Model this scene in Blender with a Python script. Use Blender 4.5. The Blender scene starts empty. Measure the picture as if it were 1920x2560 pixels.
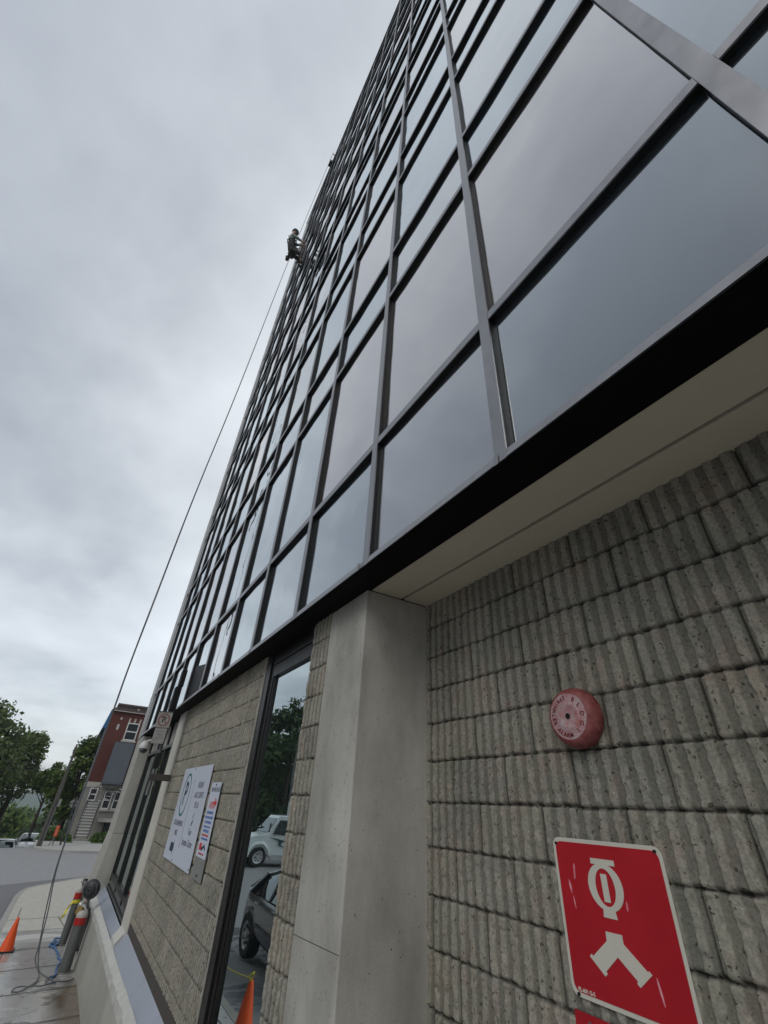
import bpy, math, random
import numpy as np
from mathutils import Vector, Matrix
R = math.radians
rnd = random.Random(7)
S = bpy.context.scene
COL = S.collection

# ------------------------------------------------------------------ camera
ROT = ((0.5171, 0.4588, 0.7226), (0.8544, -0.3271, -0.4038), (0.0511, 0.8262, -0.5611))
FPX, IW, IH = 1096.15, 1920.0, 2560.0
cam_d = bpy.data.cameras.new('camera')
cam = bpy.data.objects.new('camera', cam_d)
COL.objects.link(cam)
S.camera = cam
cam_d.sensor_fit = 'VERTICAL'
cam_d.sensor_height = 24.0
cam_d.lens = FPX / IH * 24.0
cam_d.clip_start = 0.05
cam_d.clip_end = 5000
_m = Matrix(ROT)
_q = _m.to_quaternion()
cam.rotation_mode = 'QUATERNION'
cam.rotation_quaternion = _q
CR = _q.to_matrix().transposed()


def project(p):
    c = CR @ Vector(p)
    if c.z > -0.05:
        return None
    return (IW / 2 + FPX * c.x / -c.z, IH / 2 - FPX * c.y / -c.z)


# ------------------------------------------------------------------ light, sky, exposure
SUN_DIR = Vector((0.40, -0.66, 0.63)).normalized()      # towards the veiled sun, high over the street
sun_el = math.asin(SUN_DIR.z)
sun_rot = math.atan2(SUN_DIR.x, SUN_DIR.y)
sd = bpy.data.lights.new('sun', 'SUN')
sd.energy = 1.15
sd.angle = R(30)
sd.color = (1.0, 0.985, 0.95)
so = bpy.data.objects.new('sun', sd)
COL.objects.link(so)
so.rotation_euler = SUN_DIR.to_track_quat('Z', 'Y').to_euler()
W = bpy.data.worlds.new('World')
S.world = W
W.use_nodes = True
wn = W.node_tree
wn.nodes.clear()


def N(nt, typ, **kw):
    n = nt.nodes.new(typ)
    for k, v in kw.items():
        if k.startswith('i_'):
            key = k[2:]
            n.inputs[int(key) if key.isdigit() else key.replace('_', ' ')].default_value = v
        else:
            setattr(n, k, v)
    return n


def ramp(nt, stops, interp='LINEAR'):
    n = nt.nodes.new('ShaderNodeValToRGB')
    cr = n.color_ramp
    cr.interpolation = interp
    while len(cr.elements) < len(stops):
        cr.elements.new(0.5)
    for e, (p, c) in zip(cr.elements, stops):
        e.position = p
        e.color = (c, c, c, 1) if isinstance(c, (int, float)) else (*c, 1)
    return n


L = wn.links.new
out = N(wn, 'ShaderNodeOutputWorld')
sky = N(wn, 'ShaderNodeTexSky', sky_type='NISHITA', sun_disc=False, sun_elevation=sun_el, sun_rotation=sun_rot)
bg1 = N(wn, 'ShaderNodeBackground', i_Strength=0.03)
L(sky.outputs[0], bg1.inputs[0])
tc = N(wn, 'ShaderNodeTexCoord')
sep = N(wn, 'ShaderNodeSeparateXYZ')
L(tc.outputs['Generated'], sep.inputs[0])
zz = N(wn, 'ShaderNodeMath', operation='ADD', i_1=0.22)
zc = N(wn, 'ShaderNodeMath', operation='MAXIMUM', i_1=0.0)
L(sep.outputs['Z'], zc.inputs[0])
L(zc.outputs[0], zz.inputs[0])
dx = N(wn, 'ShaderNodeMath', operation='DIVIDE')
dy = N(wn, 'ShaderNodeMath', operation='DIVIDE')
L(sep.outputs['X'], dx.inputs[0]); L(zz.outputs[0], dx.inputs[1])
L(sep.outputs['Y'], dy.inputs[0]); L(zz.outputs[0], dy.inputs[1])
cmb = N(wn, 'ShaderNodeCombineXYZ')
L(dx.outputs[0], cmb.inputs[0]); L(dy.outputs[0], cmb.inputs[1])
n1 = N(wn, 'ShaderNodeTexNoise', i_Scale=1.15, i_Detail=5.0, i_Roughness=0.48)
n1.inputs['Distortion'].default_value = 0.5
n2 = N(wn, 'ShaderNodeTexNoise', i_Scale=3.1, i_Detail=6.0, i_Roughness=0.5)
L(cmb.outputs[0], n1.inputs['Vector']); L(cmb.outputs[0], n2.inputs['Vector'])
mx = N(wn, 'ShaderNodeMix', data_type='FLOAT')
mx.inputs[0].default_value = 0.36
L(n1.outputs['Fac'], mx.inputs[2]); L(n2.outputs['Fac'], mx.inputs[3])
# the cloud sheet is thinner (brighter) over the building, thicker over the street
dotn = N(wn, 'ShaderNodeVectorMath', operation='DOT_PRODUCT')
dotn.inputs[1].default_value = (-0.20, 0.88, 0.0)
L(tc.outputs['Generated'], dotn.inputs[0])
dm = N(wn, 'ShaderNodeMath', operation='MULTIPLY_ADD', i_1=0.40, i_2=0.024)
L(dotn.outputs['Value'], dm.inputs[0])
ad = N(wn, 'ShaderNodeMath', operation='ADD')
L(mx.outputs[0], ad.inputs[0]); L(dm.outputs[0], ad.inputs[1])
cr = ramp(wn, [(0.34, (0.455, 0.485, 0.53)), (0.47, (0.60, 0.635, 0.67)), (0.585, (0.78, 0.82, 0.85)), (0.80, (0.99, 1.04, 1.07))])
L(ad.outputs[0], cr.inputs[0])
bg2 = N(wn, 'ShaderNodeBackground', i_Strength=0.83)
L(cr.outputs[0], bg2.inputs[0])
add = N(wn, 'ShaderNodeAddShader')
L(bg1.outputs[0], add.inputs[0]); L(bg2.outputs[0], add.inputs[1])
L(add.outputs[0], out.inputs[0])
S.view_settings.view_transform = 'Standard'
S.view_settings.look = 'None'
S.view_settings.exposure = 0.0
S.view_settings.gamma = 1.0
S.cycles.use_denoising = True
S.cycles.max_bounces = 8
S.cycles.glossy_bounces = 5


# ------------------------------------------------------------------ materials
def mat(name, col, rough=0.6, metal=0.0, var=0.0, scale=8.0, bump=0.0, bscale=60.0, spec=0.5, stretch=(1, 1, 1), col2=None, dist=0.002,
        emit=None, pits=0.0, pscale=30.0, pcol=(0.03, 0.028, 0.024), pstretch=(1, 1, 1), speck=0.0, coat=0.0):
    m = bpy.data.materials.new(name)
    m.use_nodes = True
    nt = m.node_tree
    b = nt.nodes['Principled BSDF']
    l = nt.links.new
    b.inputs['Base Color'].default_value = (*col, 1)
    b.inputs['Roughness'].default_value = rough
    b.inputs['Metallic'].default_value = metal
    b.inputs['Specular IOR Level'].default_value = spec
    if coat:
        b.inputs['Coat Weight'].default_value = coat
        b.inputs['Coat Roughness'].default_value = 0.06
    t = N(nt, 'ShaderNodeTexCoord')
    mp = N(nt, 'ShaderNodeMapping')
    mp.inputs['Scale'].default_value = stretch
    l(t.outputs['Object'], mp.inputs[0])
    cout = None
    if var > 0 or col2:
        c2 = col2 or tuple(c * 0.5 for c in col)
        n = N(nt, 'ShaderNodeTexNoise', i_Scale=scale, i_Detail=7.0, i_Roughness=0.6)
        l(mp.outputs[0], n.inputs['Vector'])
        rr = ramp(nt, [(0.5 - 0.22, c2), (0.5 + 0.22, col)])
        l(n.outputs['Fac'], rr.inputs[0])
        mm = N(nt, 'ShaderNodeMix', data_type='RGBA')
        mm.inputs[0].default_value = var if not col2 else 1.0
        mm.inputs[6].default_value = (*col, 1)
        l(rr.outputs[0], mm.inputs[7])
        cout = mm.outputs[2]
        rv = N(nt, 'ShaderNodeMapRange')
        rv.inputs[3].default_value = max(0.02, rough - 0.12); rv.inputs[4].default_value = min(1, rough + 0.12)
        l(n.outputs['Fac'], rv.inputs[0]); l(rv.outputs[0], b.inputs['Roughness'])
    if speck > 0:
        n = N(nt, 'ShaderNodeTexNoise', i_Scale=240.0, i_Detail=2.0)
        l(t.outputs['Object'], n.inputs['Vector'])
        rr = ramp(nt, [(0.33, 1 - speck), (0.5, 1.0), (0.68, 1 + speck)])
        l(n.outputs['Fac'], rr.inputs[0])
        mm = N(nt, 'ShaderNodeMix', data_type='RGBA', blend_type='MULTIPLY')
        mm.inputs[0].default_value = 1
        if cout is None:
            mm.inputs[6].default_value = (*col, 1)
        else:
            l(cout, mm.inputs[6])
        l(rr.outputs[0], mm.inputs[7])
        cout = mm.outputs[2]
    hgt = None
    if pits > 0:
        mp2 = N(nt, 'ShaderNodeMapping')
        mp2.inputs['Scale'].default_value = pstretch
        nd = N(nt, 'ShaderNodeTexNoise', i_Scale=25.0, i_Detail=2.0)
        l(t.outputs['Object'], nd.inputs['Vector'])
        va = N(nt, 'ShaderNodeVectorMath', operation='SCALE')
        va.inputs['Scale'].default_value = 0.02
        l(nd.outputs['Color'], va.inputs[0])
        vb = N(nt, 'ShaderNodeVectorMath', operation='ADD')
        l(t.outputs['Object'], vb.inputs[0]); l(va.outputs[0], vb.inputs[1])
        l(vb.outputs[0], mp2.inputs[0])
        v = N(nt, 'ShaderNodeTexVoronoi', i_Scale=pscale)
        l(mp2.outputs[0], v.inputs['Vector'])
        wn_ = N(nt, 'ShaderNodeSeparateColor')
        l(v.outputs['Color'], wn_.inputs[0])
        th = N(nt, 'ShaderNodeMath', operation='MULTIPLY_ADD', i_1=0.62, i_2=-0.62 * pits)
        l(wn_.outputs[0], th.inputs[0])
        lt = N(nt, 'ShaderNodeMath', operation='LESS_THAN')
        l(v.outputs['Distance'], lt.inputs[0]); l(th.outputs[0], lt.inputs[1])
        mm = N(nt, 'ShaderNodeMix', data_type='RGBA')
        l(lt.outputs[0], mm.inputs[0])
        if cout is None:
            mm.inputs[6].default_value = (*col, 1)
        else:
            l(cout, mm.inputs[6])
        mm.inputs[7].default_value = (*pcol, 1)
        cout = mm.outputs[2]
        hgt = lt.outputs[0]
    if cout is not None:
        l(cout, b.inputs['Base Color'])
    if bump > 0:
        n = N(nt, 'ShaderNodeTexNoise', i_Scale=bscale, i_Detail=8.0, i_Roughness=0.65)
        l(mp.outputs[0], n.inputs['Vector'])
        bp = N(nt, 'ShaderNodeBump', i_Strength=bump, i_Distance=dist)
        src = n.outputs['Fac']
        if hgt is not None:
            s = N(nt, 'ShaderNodeMath', operation='SUBTRACT')
            l(src, s.inputs[0]); l(hgt, s.inputs[1])
            src = s.outputs[0]
        l(src, bp.inputs['Height']); l(bp.outputs[0], b.inputs['Normal'])
    if emit:
        b.inputs['Emission Color'].default_value = (*emit[0], 1)
        b.inputs['Emission Strength'].default_value = emit[1]
    return m


def glass_mat(name, r0, tint, body, wave=0.0006, rough=0.015, power=1.42):
    """coated facade glass: dark body behind a Schlick-weighted mirror coat, with slight sheet waviness"""
    m = bpy.data.materials.new(name)
    m.use_nodes = True
    nt = m.node_tree
    nt.nodes.clear()
    l = nt.links.new
    o = N(nt, 'ShaderNodeOutputMaterial')
    t = N(nt, 'ShaderNodeTexCoord')
    n = N(nt, 'ShaderNodeTexNoise', i_Scale=1.4, i_Detail=1.5)
    l(t.outputs['Object'], n.inputs['Vector'])
    bp = N(nt, 'ShaderNodeBump', i_Strength=1.0, i_Distance=wave * 20)
    l(n.outputs['Fac'], bp.inputs['Height'])
    g = N(nt, 'ShaderNodeBsdfGlossy', i_Roughness=rough)
    g.inputs['Color'].default_value = (*tint, 1)
    d = N(nt, 'ShaderNodeBsdfDiffuse')
    # thin uneven film of dust and dried runs
    n2 = N(nt, 'ShaderNodeTexNoise', i_Scale=0.9, i_Detail=5.0)
    l(t.outputs['Object'], n2.inputs['Vector'])
    rr = ramp(nt, [(0.35, body), (0.7, tuple(c * 1.5 for c in body))])
    l(n2.outputs['Fac'], rr.inputs[0]); l(rr.outputs[0], d.inputs['Color'])
    l(bp.outputs[0], g.inputs['Normal'])
    lw = N(nt, 'ShaderNodeLayerWeight', i_Blend=0.5)
    pw = N(nt, 'ShaderNodeMath', operation='POWER', i_1=power)
    l(lw.outputs['Facing'], pw.inputs[0])
    ma = N(nt, 'ShaderNodeMath', operation='MULTIPLY_ADD', i_1=1 - r0, i_2=r0)
    l(pw.outputs[0], ma.inputs[0])
    mx_ = N(nt, 'ShaderNodeMixShader')
    l(ma.outputs[0], mx_.inputs[0]); l(d.outputs[0], mx_.inputs[1]); l(g.outputs[0], mx_.inputs[2])
    l(mx_.outputs[0], o.inputs[0])
    return m


M = {}
M['glass'] = [glass_mat('curtain_glass_%d' % i, r, t, b) for i, (r, t, b) in enumerate([
    (0.08, (0.93, 0.98, 1.0), (0.016, 0.020, 0.024)), (0.09, (0.99, 0.97, 0.965), (0.024, 0.023, 0.023)),
    (0.07, (0.92, 0.97, 0.99), (0.014, 0.020, 0.024)), (0.08, (0.965, 0.98, 0.985), (0.020, 0.021, 0.024))])]
M['darkglass'] = glass_mat('shop_glass', 0.38, (0.86, 0.95, 0.96), (0.006, 0.008, 0.008), wave=0.0001, rough=0.006, power=2.4)
M['alu'] = mat('weathered_aluminium', (0.27, 0.27, 0.28), 0.36, 0.7, var=0.55, scale=7, stretch=(1, 1, 0.6), bump=0.1, bscale=90)
M['clad'] = mat('pale_grey_cladding', (0.36, 0.36, 0.35), 0.5, 0.2, var=0.4, scale=3)
M['black'] = mat('black_metal_and_shade', (0.006, 0.006, 0.0065), 0.55, 0.0, spec=0.25)
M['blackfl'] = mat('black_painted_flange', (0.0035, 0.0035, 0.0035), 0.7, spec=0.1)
M['bronze'] = mat('dark_bronze_frame', (0.011, 0.010, 0.009), 0.38, 0.2, var=0.4, scale=10)
M['soffit'] = mat('beige_soffit_panel', (0.60, 0.55, 0.43), 0.6, var=0.15, scale=2.0, bump=0.03)
M['concrete'] = mat('cast_concrete', (0.415, 0.40, 0.36), 0.85, var=0.62, scale=3.2, col2=(0.215, 0.205, 0.175), bump=0.4, bscale=45, pits=0.60, pscale=46, pstretch=(1.6, 1.6, 0.75), pcol=(0.06, 0.055, 0.047), speck=0.12, stretch=(1, 1, 0.45))
M['concrete2'] = mat('pale_cast_concrete', (0.36, 0.35, 0.31), 0.85, var=0.55, scale=1.3, bump=0.3, bscale=30, speck=0.08)
M['trimconc'] = mat('light_trim_concrete', (0.50, 0.48, 0.42), 0.85, var=0.4, scale=2.0, bump=0.2, bscale=30)
M['rim'] = mat('chipped_limewashed_rim', (0.50, 0.50, 0.46), 0.8, var=0.5, scale=9, bump=0.7, bscale=26, dist=0.01)
M['flash'] = mat('blue_grey_flashing', (0.36, 0.385, 0.44), 0.32, 0.35, var=0.3, scale=1.2, bump=0.05)
M['brownmetal'] = mat('brown_base_strip', (0.060, 0.050, 0.042), 0.6, var=0.4, scale=5)
M['white'] = mat('white_sign_paint', (0.50, 0.53, 0.60), 0.4, var=0.12, scale=1.5)
M['ink'] = mat('grey_ink', (0.11, 0.12, 0.15), 0.5)
M['green_ink'] = mat('green_ink', (0.02, 0.13, 0.12), 0.5)
M['navy'] = mat('navy_ink', (0.012, 0.03, 0.055), 0.5)
M['blue_ink'] = mat('blue_ink', (0.05, 0.14, 0.42), 0.5)
M['red_ink'] = mat('red_ink', (0.50, 0.03, 0.03), 0.5)
M['red'] = mat('red_enamel', (0.38, 0.006, 0.014), 0.34, var=0.35, scale=3.5, bump=0.04, bscale=8, col2=(0.29, 0.004, 0.010), dist=0.01)
M['cream'] = mat('cream_enamel', (0.50, 0.48, 0.41), 0.4, var=0.15, scale=6)
M['scuff'] = mat('pale_scuff', (0.62, 0.38, 0.42), 0.5, var=0.5, scale=40, col2=(0.52, 0.06, 0.09))
M['gongred'] = mat('flaking_red_paint', (0.13, 0.018, 0.017), 0.6, var=1.0, scale=26, bump=0.6, bscale=90, col2=(0.27, 0.085, 0.08), speck=0.25)
M['gongworn'] = mat('worn_gong_face', (0.38, 0.35, 0.36), 0.55, bump=0.8, bscale=120, scale=22, col2=(0.32, 0.07, 0.06), speck=0.3)
M['gongtext'] = mat('dark_cast_letters', (0.15, 0.02, 0.02), 0.6)
M['steel'] = mat('grey_galvanised_steel', (0.135, 0.14, 0.138), 0.5, 0.3, var=0.4, scale=12, bump=0.1)
M['galv'] = mat('bright_galvanised_plate', (0.30, 0.30, 0.28), 0.45, 0.4, var=0.4, scale=10)
M['silver'] = mat('silver_cast_metal', (0.42, 0.42, 0.40), 0.4, 0.6, var=0.3, scale=20)
M['redband'] = mat('red_reflective_band', (0.36, 0.012, 0.010), 0.4)
M['whitecap'] = mat('white_cap', (0.42, 0.40, 0.36), 0.5, var=0.3, scale=20)
M['yellow'] = mat('yellow_tape', (0.65, 0.58, 0.03), 0.5, var=0.3, scale=30)
M['orange'] = mat('orange_cone_rubber', (0.85, 0.10, 0.012), 0.45, var=0.25, scale=10)
M['rubber'] = mat('black_rubber', (0.015, 0.015, 0.016), 0.7)
M['rope'] = mat('grey_braided_rope', (0.13, 0.137, 0.15), 0.8, var=0.7, scale=90, bump=0.6, bscale=200)
M['ropelight'] = mat('pale_braided_rope', (0.16, 0.17, 0.185), 0.8, var=0.6, scale=40)
M['blackrope'] = mat('wet_black_rope', (0.02, 0.024, 0.034), 0.55, var=0.5, scale=60)
M['bluerope'] = mat('blue_rope', (0.05, 0.14, 0.33), 0.6, var=0.6, scale=60)
M['brick'] = None
M['bark'] = mat('bark', (0.06, 0.045, 0.035), 0.9, var=0.6, scale=6, bump=0.6, bscale=15, dist=0.02)
M['polewood'] = mat('weathered_pole_wood', (0.085, 0.08, 0.07), 0.9, var=0.5, scale=5, stretch=(1, 1, 0.1), bump=0.4, bscale=10)
M['skin'] = mat('skin', (0.42, 0.25, 0.18), 0.5, var=0.1, scale=30)
M['shirt'] = mat('pale_green_grey_shirt', (0.20, 0.24, 0.22), 0.85, var=0.4, scale=12, bump=0.3, bscale=40)
M['vest'] = mat('dark_work_vest', (0.03, 0.032, 0.03), 0.8, var=0.5, scale=14, bump=0.3, bscale=50)
M['pants'] = mat('grey_brown_trousers', (0.075, 0.062, 0.058), 0.85, var=0.4, scale=14, bump=0.3, bscale=40)
M['boot'] = mat('dark_boot', (0.012, 0.014, 0.013), 0.6)
M['helmet'] = mat('grey_green_helmet', (0.10, 0.16, 0.155), 0.3)
M['treadw'] = mat('pale_stair_tread', (0.50, 0.50, 0.50), 0.6, var=0.3, scale=4)
M['irondark'] = mat('dark_iron', (0.03, 0.03, 0.033), 0.5, 0.3)
M['winwhite'] = mat('white_window_frame', (0.62, 0.62, 0.61), 0.5, var=0.15, scale=6)
M['housepane'] = glass_mat('house_pane', 0.10, (0.8, 0.85, 0.9), (0.012, 0.016, 0.018), wave=0.0003)
M['greypanel'] = mat('grey_metal_panel', (0.10, 0.115, 0.135), 0.5, 0.1, var=0.35, scale=0.8, bump=0.05)
M['cornice'] = mat('brown_cornice_metal', (0.10, 0.07, 0.065), 0.6, var=0.4, scale=3)
M['bluefl'] = mat('blue_eaves_flashing', (0.02, 0.11, 0.25), 0.45, var=0.3, scale=2)
M['stone'] = mat('grey_house_stone', (0.26, 0.25, 0.22), 0.9, var=0.5, scale=1.8, bump=0.4, bscale=14, dist=0.01)
M['housebeige'] = mat('beige_render', (0.30, 0.27, 0.22), 0.9, var=0.3, scale=2)
M['lime'] = mat('pale_stone_trim', (0.44, 0.42, 0.38), 0.8, var=0.2, scale=3)
M['roofred'] = mat('red_brown_roof', (0.16, 0.06, 0.045), 0.8, var=0.4, scale=2)
M['truckwhite'] = mat('white_truck_paint', (0.66, 0.72, 0.72), 0.22, coat=0.8, var=0.08, scale=2)
M['truckgreen'] = mat('dark_green_stripe', (0.02, 0.05, 0.05), 0.3)
M['cardark'] = mat('dark_grey_car_paint', (0.035, 0.042, 0.048), 0.22, 0.3, coat=1.0)
M['carsilver'] = mat('pale_silver_car_paint', (0.42, 0.47, 0.50), 0.25, 0.3, coat=1.0)
M['carwhite'] = mat('white_car_paint', (0.62, 0.66, 0.68), 0.22, coat=1.0)
M['carblack'] = mat('black_car_paint', (0.02, 0.022, 0.026), 0.22, coat=1.0)
M['carglass'] = glass_mat('car_glass', 0.08, (0.85, 0.92, 0.95), (0.006, 0.010, 0.010), wave=0.0001, power=3.5)
M['tyre'] = mat('tyre', (0.012, 0.012, 0.013), 0.8)
M['hub'] = mat('alloy', (0.45, 0.46, 0.47), 0.35, 0.35)
M['lamp'] = mat('lamp_lens', (0.55, 0.55, 0.52), 0.15)
M['taillamp'] = mat('tail_lens', (0.35, 0.01, 0.01), 0.2)
M['grille'] = mat('grille', (0.02, 0.02, 0.02), 0.4)
M['camwhite'] = mat('white_plastic', (0.50, 0.50, 0.48), 0.4)
M['dome'] = glass_mat('smoked_dome', 0.08, (0.7, 0.7, 0.7), (0.02, 0.02, 0.02), wave=0.0)
M['mortarline'] = mat('dark_seam', (0.045, 0.042, 0.036), 0.9)


def leafmat(name, a, b):
    m = bpy.data.materials.new(name)
    m.use_nodes = True
    nt = m.node_tree
    l = nt.links.new
    bs = nt.nodes['Principled BSDF']
    bs.inputs['Roughness'].default_value = 0.55
    bs.inputs['Specular IOR Level'].default_value = 0.3
    t = N(nt, 'ShaderNodeTexCoord')
    n = N(nt, 'ShaderNodeTexNoise', i_Scale=0.55, i_Detail=4.0)
    l(t.outputs['Object'], n.inputs['Vector'])
    r = ramp(nt, [(0.36, a), (0.66, b)])
    l(n.outputs['Fac'], r.inputs[0]); l(r.outputs[0], bs.inputs['Base Color'])
    tr = N(nt, 'ShaderNodeBsdfTranslucent')
    l(r.outputs[0], tr.inputs['Color'])
    ms = N(nt, 'ShaderNodeMixShader')
    ms.inputs[0].default_value = 0.3
    l(bs.outputs[0], ms.inputs[1]); l(tr.outputs[0], ms.inputs[2])
    l(ms.outputs[0], nt.nodes['Material Output'].inputs[0])
    return m


M['leafA'] = leafmat('leaf_green_brown', (0.055, 0.082, 0.026), (0.125, 0.175, 0.045))
M['leafB'] = leafmat('leaf_fresh_green', (0.05, 0.09, 0.02), (0.15, 0.22, 0.045))
M['leafC'] = leafmat('leaf_dark_green', (0.04, 0.07, 0.028), (0.095, 0.15, 0.05))
M['shrub'] = leafmat('leaf_shrub', (0.05, 0.10, 0.015), (0.13, 0.20, 0.03))
M['grass'] = mat('roadside_grass', (0.06, 0.10, 0.02), 0.95, var=0.6, scale=2.0, bump=0.8, bscale=20, dist=0.03)


def ground_mat(name, col, wetcol, wet_amt, joints=False, rough=0.85):
    m = bpy.data.materials.new(name)
    m.use_nodes = True
    nt = m.node_tree
    l = nt.links.new
    b = nt.nodes['Principled BSDF']
    t = N(nt, 'ShaderNodeTexCoord')
    mp = N(nt, 'ShaderNodeMapping')
    mp.inputs['Scale'].default_value = (1.0, 0.55, 1)
    l(t.outputs['Object'], mp.inputs[0])
    n = N(nt, 'ShaderNodeTexNoise', i_Scale=0.55, i_Detail=6.0, i_Roughness=0.62)
    n.inputs['Distortion'].default_value = 0.6
    l(mp.outputs[0], n.inputs['Vector'])
    # wetter near the cleaned wall (x around -7..-17), dry further along
    sp = N(nt, 'ShaderNodeSeparateXYZ')
    l(t.outputs['Object'], sp.inputs[0])
    mr = N(nt, 'ShaderNodeMapRange')
    mr.inputs[1].default_value = -19.5; mr.inputs[2].default_value = -15.0
    mr.inputs[3].default_value = -0.25; mr.inputs[4].default_value = wet_amt
    l(sp.outputs['X'], mr.inputs[0])
    a = N(nt, 'ShaderNodeMath', operation='ADD')
    l(n.outputs['Fac'], a.inputs[0]); l(mr.outputs[0], a.inputs[1])
    wr = ramp(nt, [(0.50, 0.0), (0.60, 1.0)])
    l(a.outputs[0], wr.inputs[0])
    n2 = N(nt, 'ShaderNodeTexNoise', i_Scale=7.0, i_Detail=8.0, i_Roughness=0.7)
    l(t.outputs['Object'], n2.inputs['Vector'])
    cr_ = ramp(nt, [(0.3, tuple(c * 0.72 for c in col)), (0.7, col)])
    l(n2.outputs['Fac'], cr_.inputs[0])
    mm = N(nt, 'ShaderNodeMix', data_type='RGBA')
    l(wr.outputs[0], mm.inputs[0]); l(cr_.outputs[0], mm.inputs[6])
    mm.inputs[7].default_value = (*wetcol, 1)
    co = mm.outputs[2]
    if joints:
        # rust-brown runoff stain close to the foundation wall
        n3 = N(nt, 'ShaderNodeTexNoise', i_Scale=1.3, i_Detail=5.0)
        l(t.outputs['Object'], n3.inputs['Vector'])
        my = N(nt, 'ShaderNodeMapRange')
        my.inputs[1].default_value = 0.45; my.inputs[2].default_value = 1.05
        l(sp.outputs['Y'], my.inputs[0])
        mxx = N(nt, 'ShaderNodeMapRange')
        mxx.inputs[1].default_value = -14.5; mxx.inputs[2].default_value = -11.0
        l(sp.outputs['X'], mxx.inputs[0])
        m1 = N(nt, 'ShaderNodeMath', operation='MULTIPLY')
        l(my.outputs[0], m1.inputs[0]); l(mxx.outputs[0], m1.inputs[1])
        m2 = N(nt, 'ShaderNodeMath', operation='MULTIPLY_ADD', i_1=1.0, i_2=-0.25)
        l(n3.outputs['Fac'], m2.inputs[0])
        m3 = N(nt, 'ShaderNodeMath', operation='ADD')
        m3.use_clamp = True
        l(m1.outputs[0], m3.inputs[0]); l(m2.outputs[0], m3.inputs[1])
        r3 = ramp(nt, [(0.62, 0.0), (1.0, 0.9)])
        l(m3.outputs[0], r3.inputs[0])
        mb = N(nt, 'ShaderNodeMix', data_type='RGBA')
        l(r3.outputs[0], mb.inputs[0]); l(co, mb.inputs[6])
        mb.inputs[7].default_value = (0.12, 0.085, 0.05, 1)
        co = mb.outputs[2]
        # scoured dark patches
        n4 = N(nt, 'ShaderNodeTexNoise', i_Scale=2.2, i_Detail=7.0, i_Roughness=0.7)
        n4.inputs['Distortion'].default_value = 1.0
        l(t.outputs['Object'], n4.inputs['Vector'])
        r4 = ramp(nt, [(0.54, 0.0), (0.60, 0.8)])
        l(n4.outputs['Fac'], r4.inputs[0])
        mw = N(nt, 'ShaderNodeMath', operation='MULTIPLY')
        l(r4.outputs[0], mw.inputs[0]); l(mxx.outputs[0], mw.inputs[1])
        mc = N(nt, 'ShaderNodeMix', data_type='RGBA')
        l(mw.outputs[0], mc.inputs[0]); l(co, mc.inputs[6])
        mc.inputs[7].default_value = (0.085, 0.075, 0.06, 1)
        co = mc.outputs[2]
    l(co, b.inputs['Base Color'])
    rr = N(nt, 'ShaderNodeMapRange')
    rr.inputs[3].default_value = rough; rr.inputs[4].default_value = 0.11
    l(wr.outputs[0], rr.inputs[0]); l(rr.outputs[0], b.inputs['Roughness'])
    bp = N(nt, 'ShaderNodeBump', i_Strength=0.35, i_Distance=0.006)
    l(n2.outputs['Fac'], bp.inputs['Height']); l(bp.outputs[0], b.inputs['Normal'])
    return m


M['asphalt'] = ground_mat('asphalt', (0.27, 0.268, 0.27), (0.17, 0.172, 0.18), 0.08)
M['walk'] = ground_mat('sidewalk_concrete', (0.44, 0.415, 0.365), (0.40, 0.39, 0.37), 0.17, joints=True)
M['farwalk'] = mat('far_sidewalk_concrete', (0.36, 0.35, 0.33), 0.9, var=0.3, scale=0.8)
M['curb'] = mat('kerb_concrete', (0.30, 0.29, 0.265), 0.85, var=0.4, scale=3, bump=0.2)
M['patch'] = mat('fresh_dark_asphalt', (0.135, 0.133, 0.138), 0.7, var=0.4, scale=2)
M['hill'] = mat('far_wooded_hill', (0.05, 0.085, 0.05), 0.95, var=0.5, scale=0.02, col2=(0.035, 0.06, 0.04))


def brick_mat():
    m = bpy.data.materials.new('red_brick')
    m.use_nodes = True
    nt = m.node_tree
    l = nt.links.new
    b = nt.nodes['Principled BSDF']
    b.inputs['Roughness'].default_value = 0.85
    t = N(nt, 'ShaderNodeTexCoord')
    mp = N(nt, 'ShaderNodeMapping')
    mp.inputs['Rotation'].default_value = (R(90), 0, R(90))
    l(t.outputs['Object'], mp.inputs[0])
    # brick pattern lives on (y, z)
    sp = N(nt, 'ShaderNodeSeparateXYZ'); l(t.outputs['Object'], sp.inputs[0])
    a = N(nt, 'ShaderNodeMath', operation='ADD'); l(sp.outputs['X'], a.inputs[0]); l(sp.outputs['Y'], a.inputs[1])
    c = N(nt, 'ShaderNodeCombineXYZ'); l(a.outputs[0], c.inputs[0]); l(sp.outputs['Z'], c.inputs[1])
    br = N(nt, 'ShaderNodeTexBrick')
    br.inputs['Color1'].default_value = (0.105, 0.024, 0.015, 1)
    br.inputs['Color2'].default_value = (0.078, 0.019, 0.013, 1)
    br.inputs['Mortar'].default_value = (0.10, 0.055, 0.042, 1)
    br.inputs['Scale'].default_value = 4.5
    br.inputs['Mortar Size'].default_value = 0.012
    l(c.outputs[0], br.inputs['Vector']); l(br.outputs[0], b.inputs['Base Color'])
    return m


M['brick'] = brick_mat()


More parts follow.
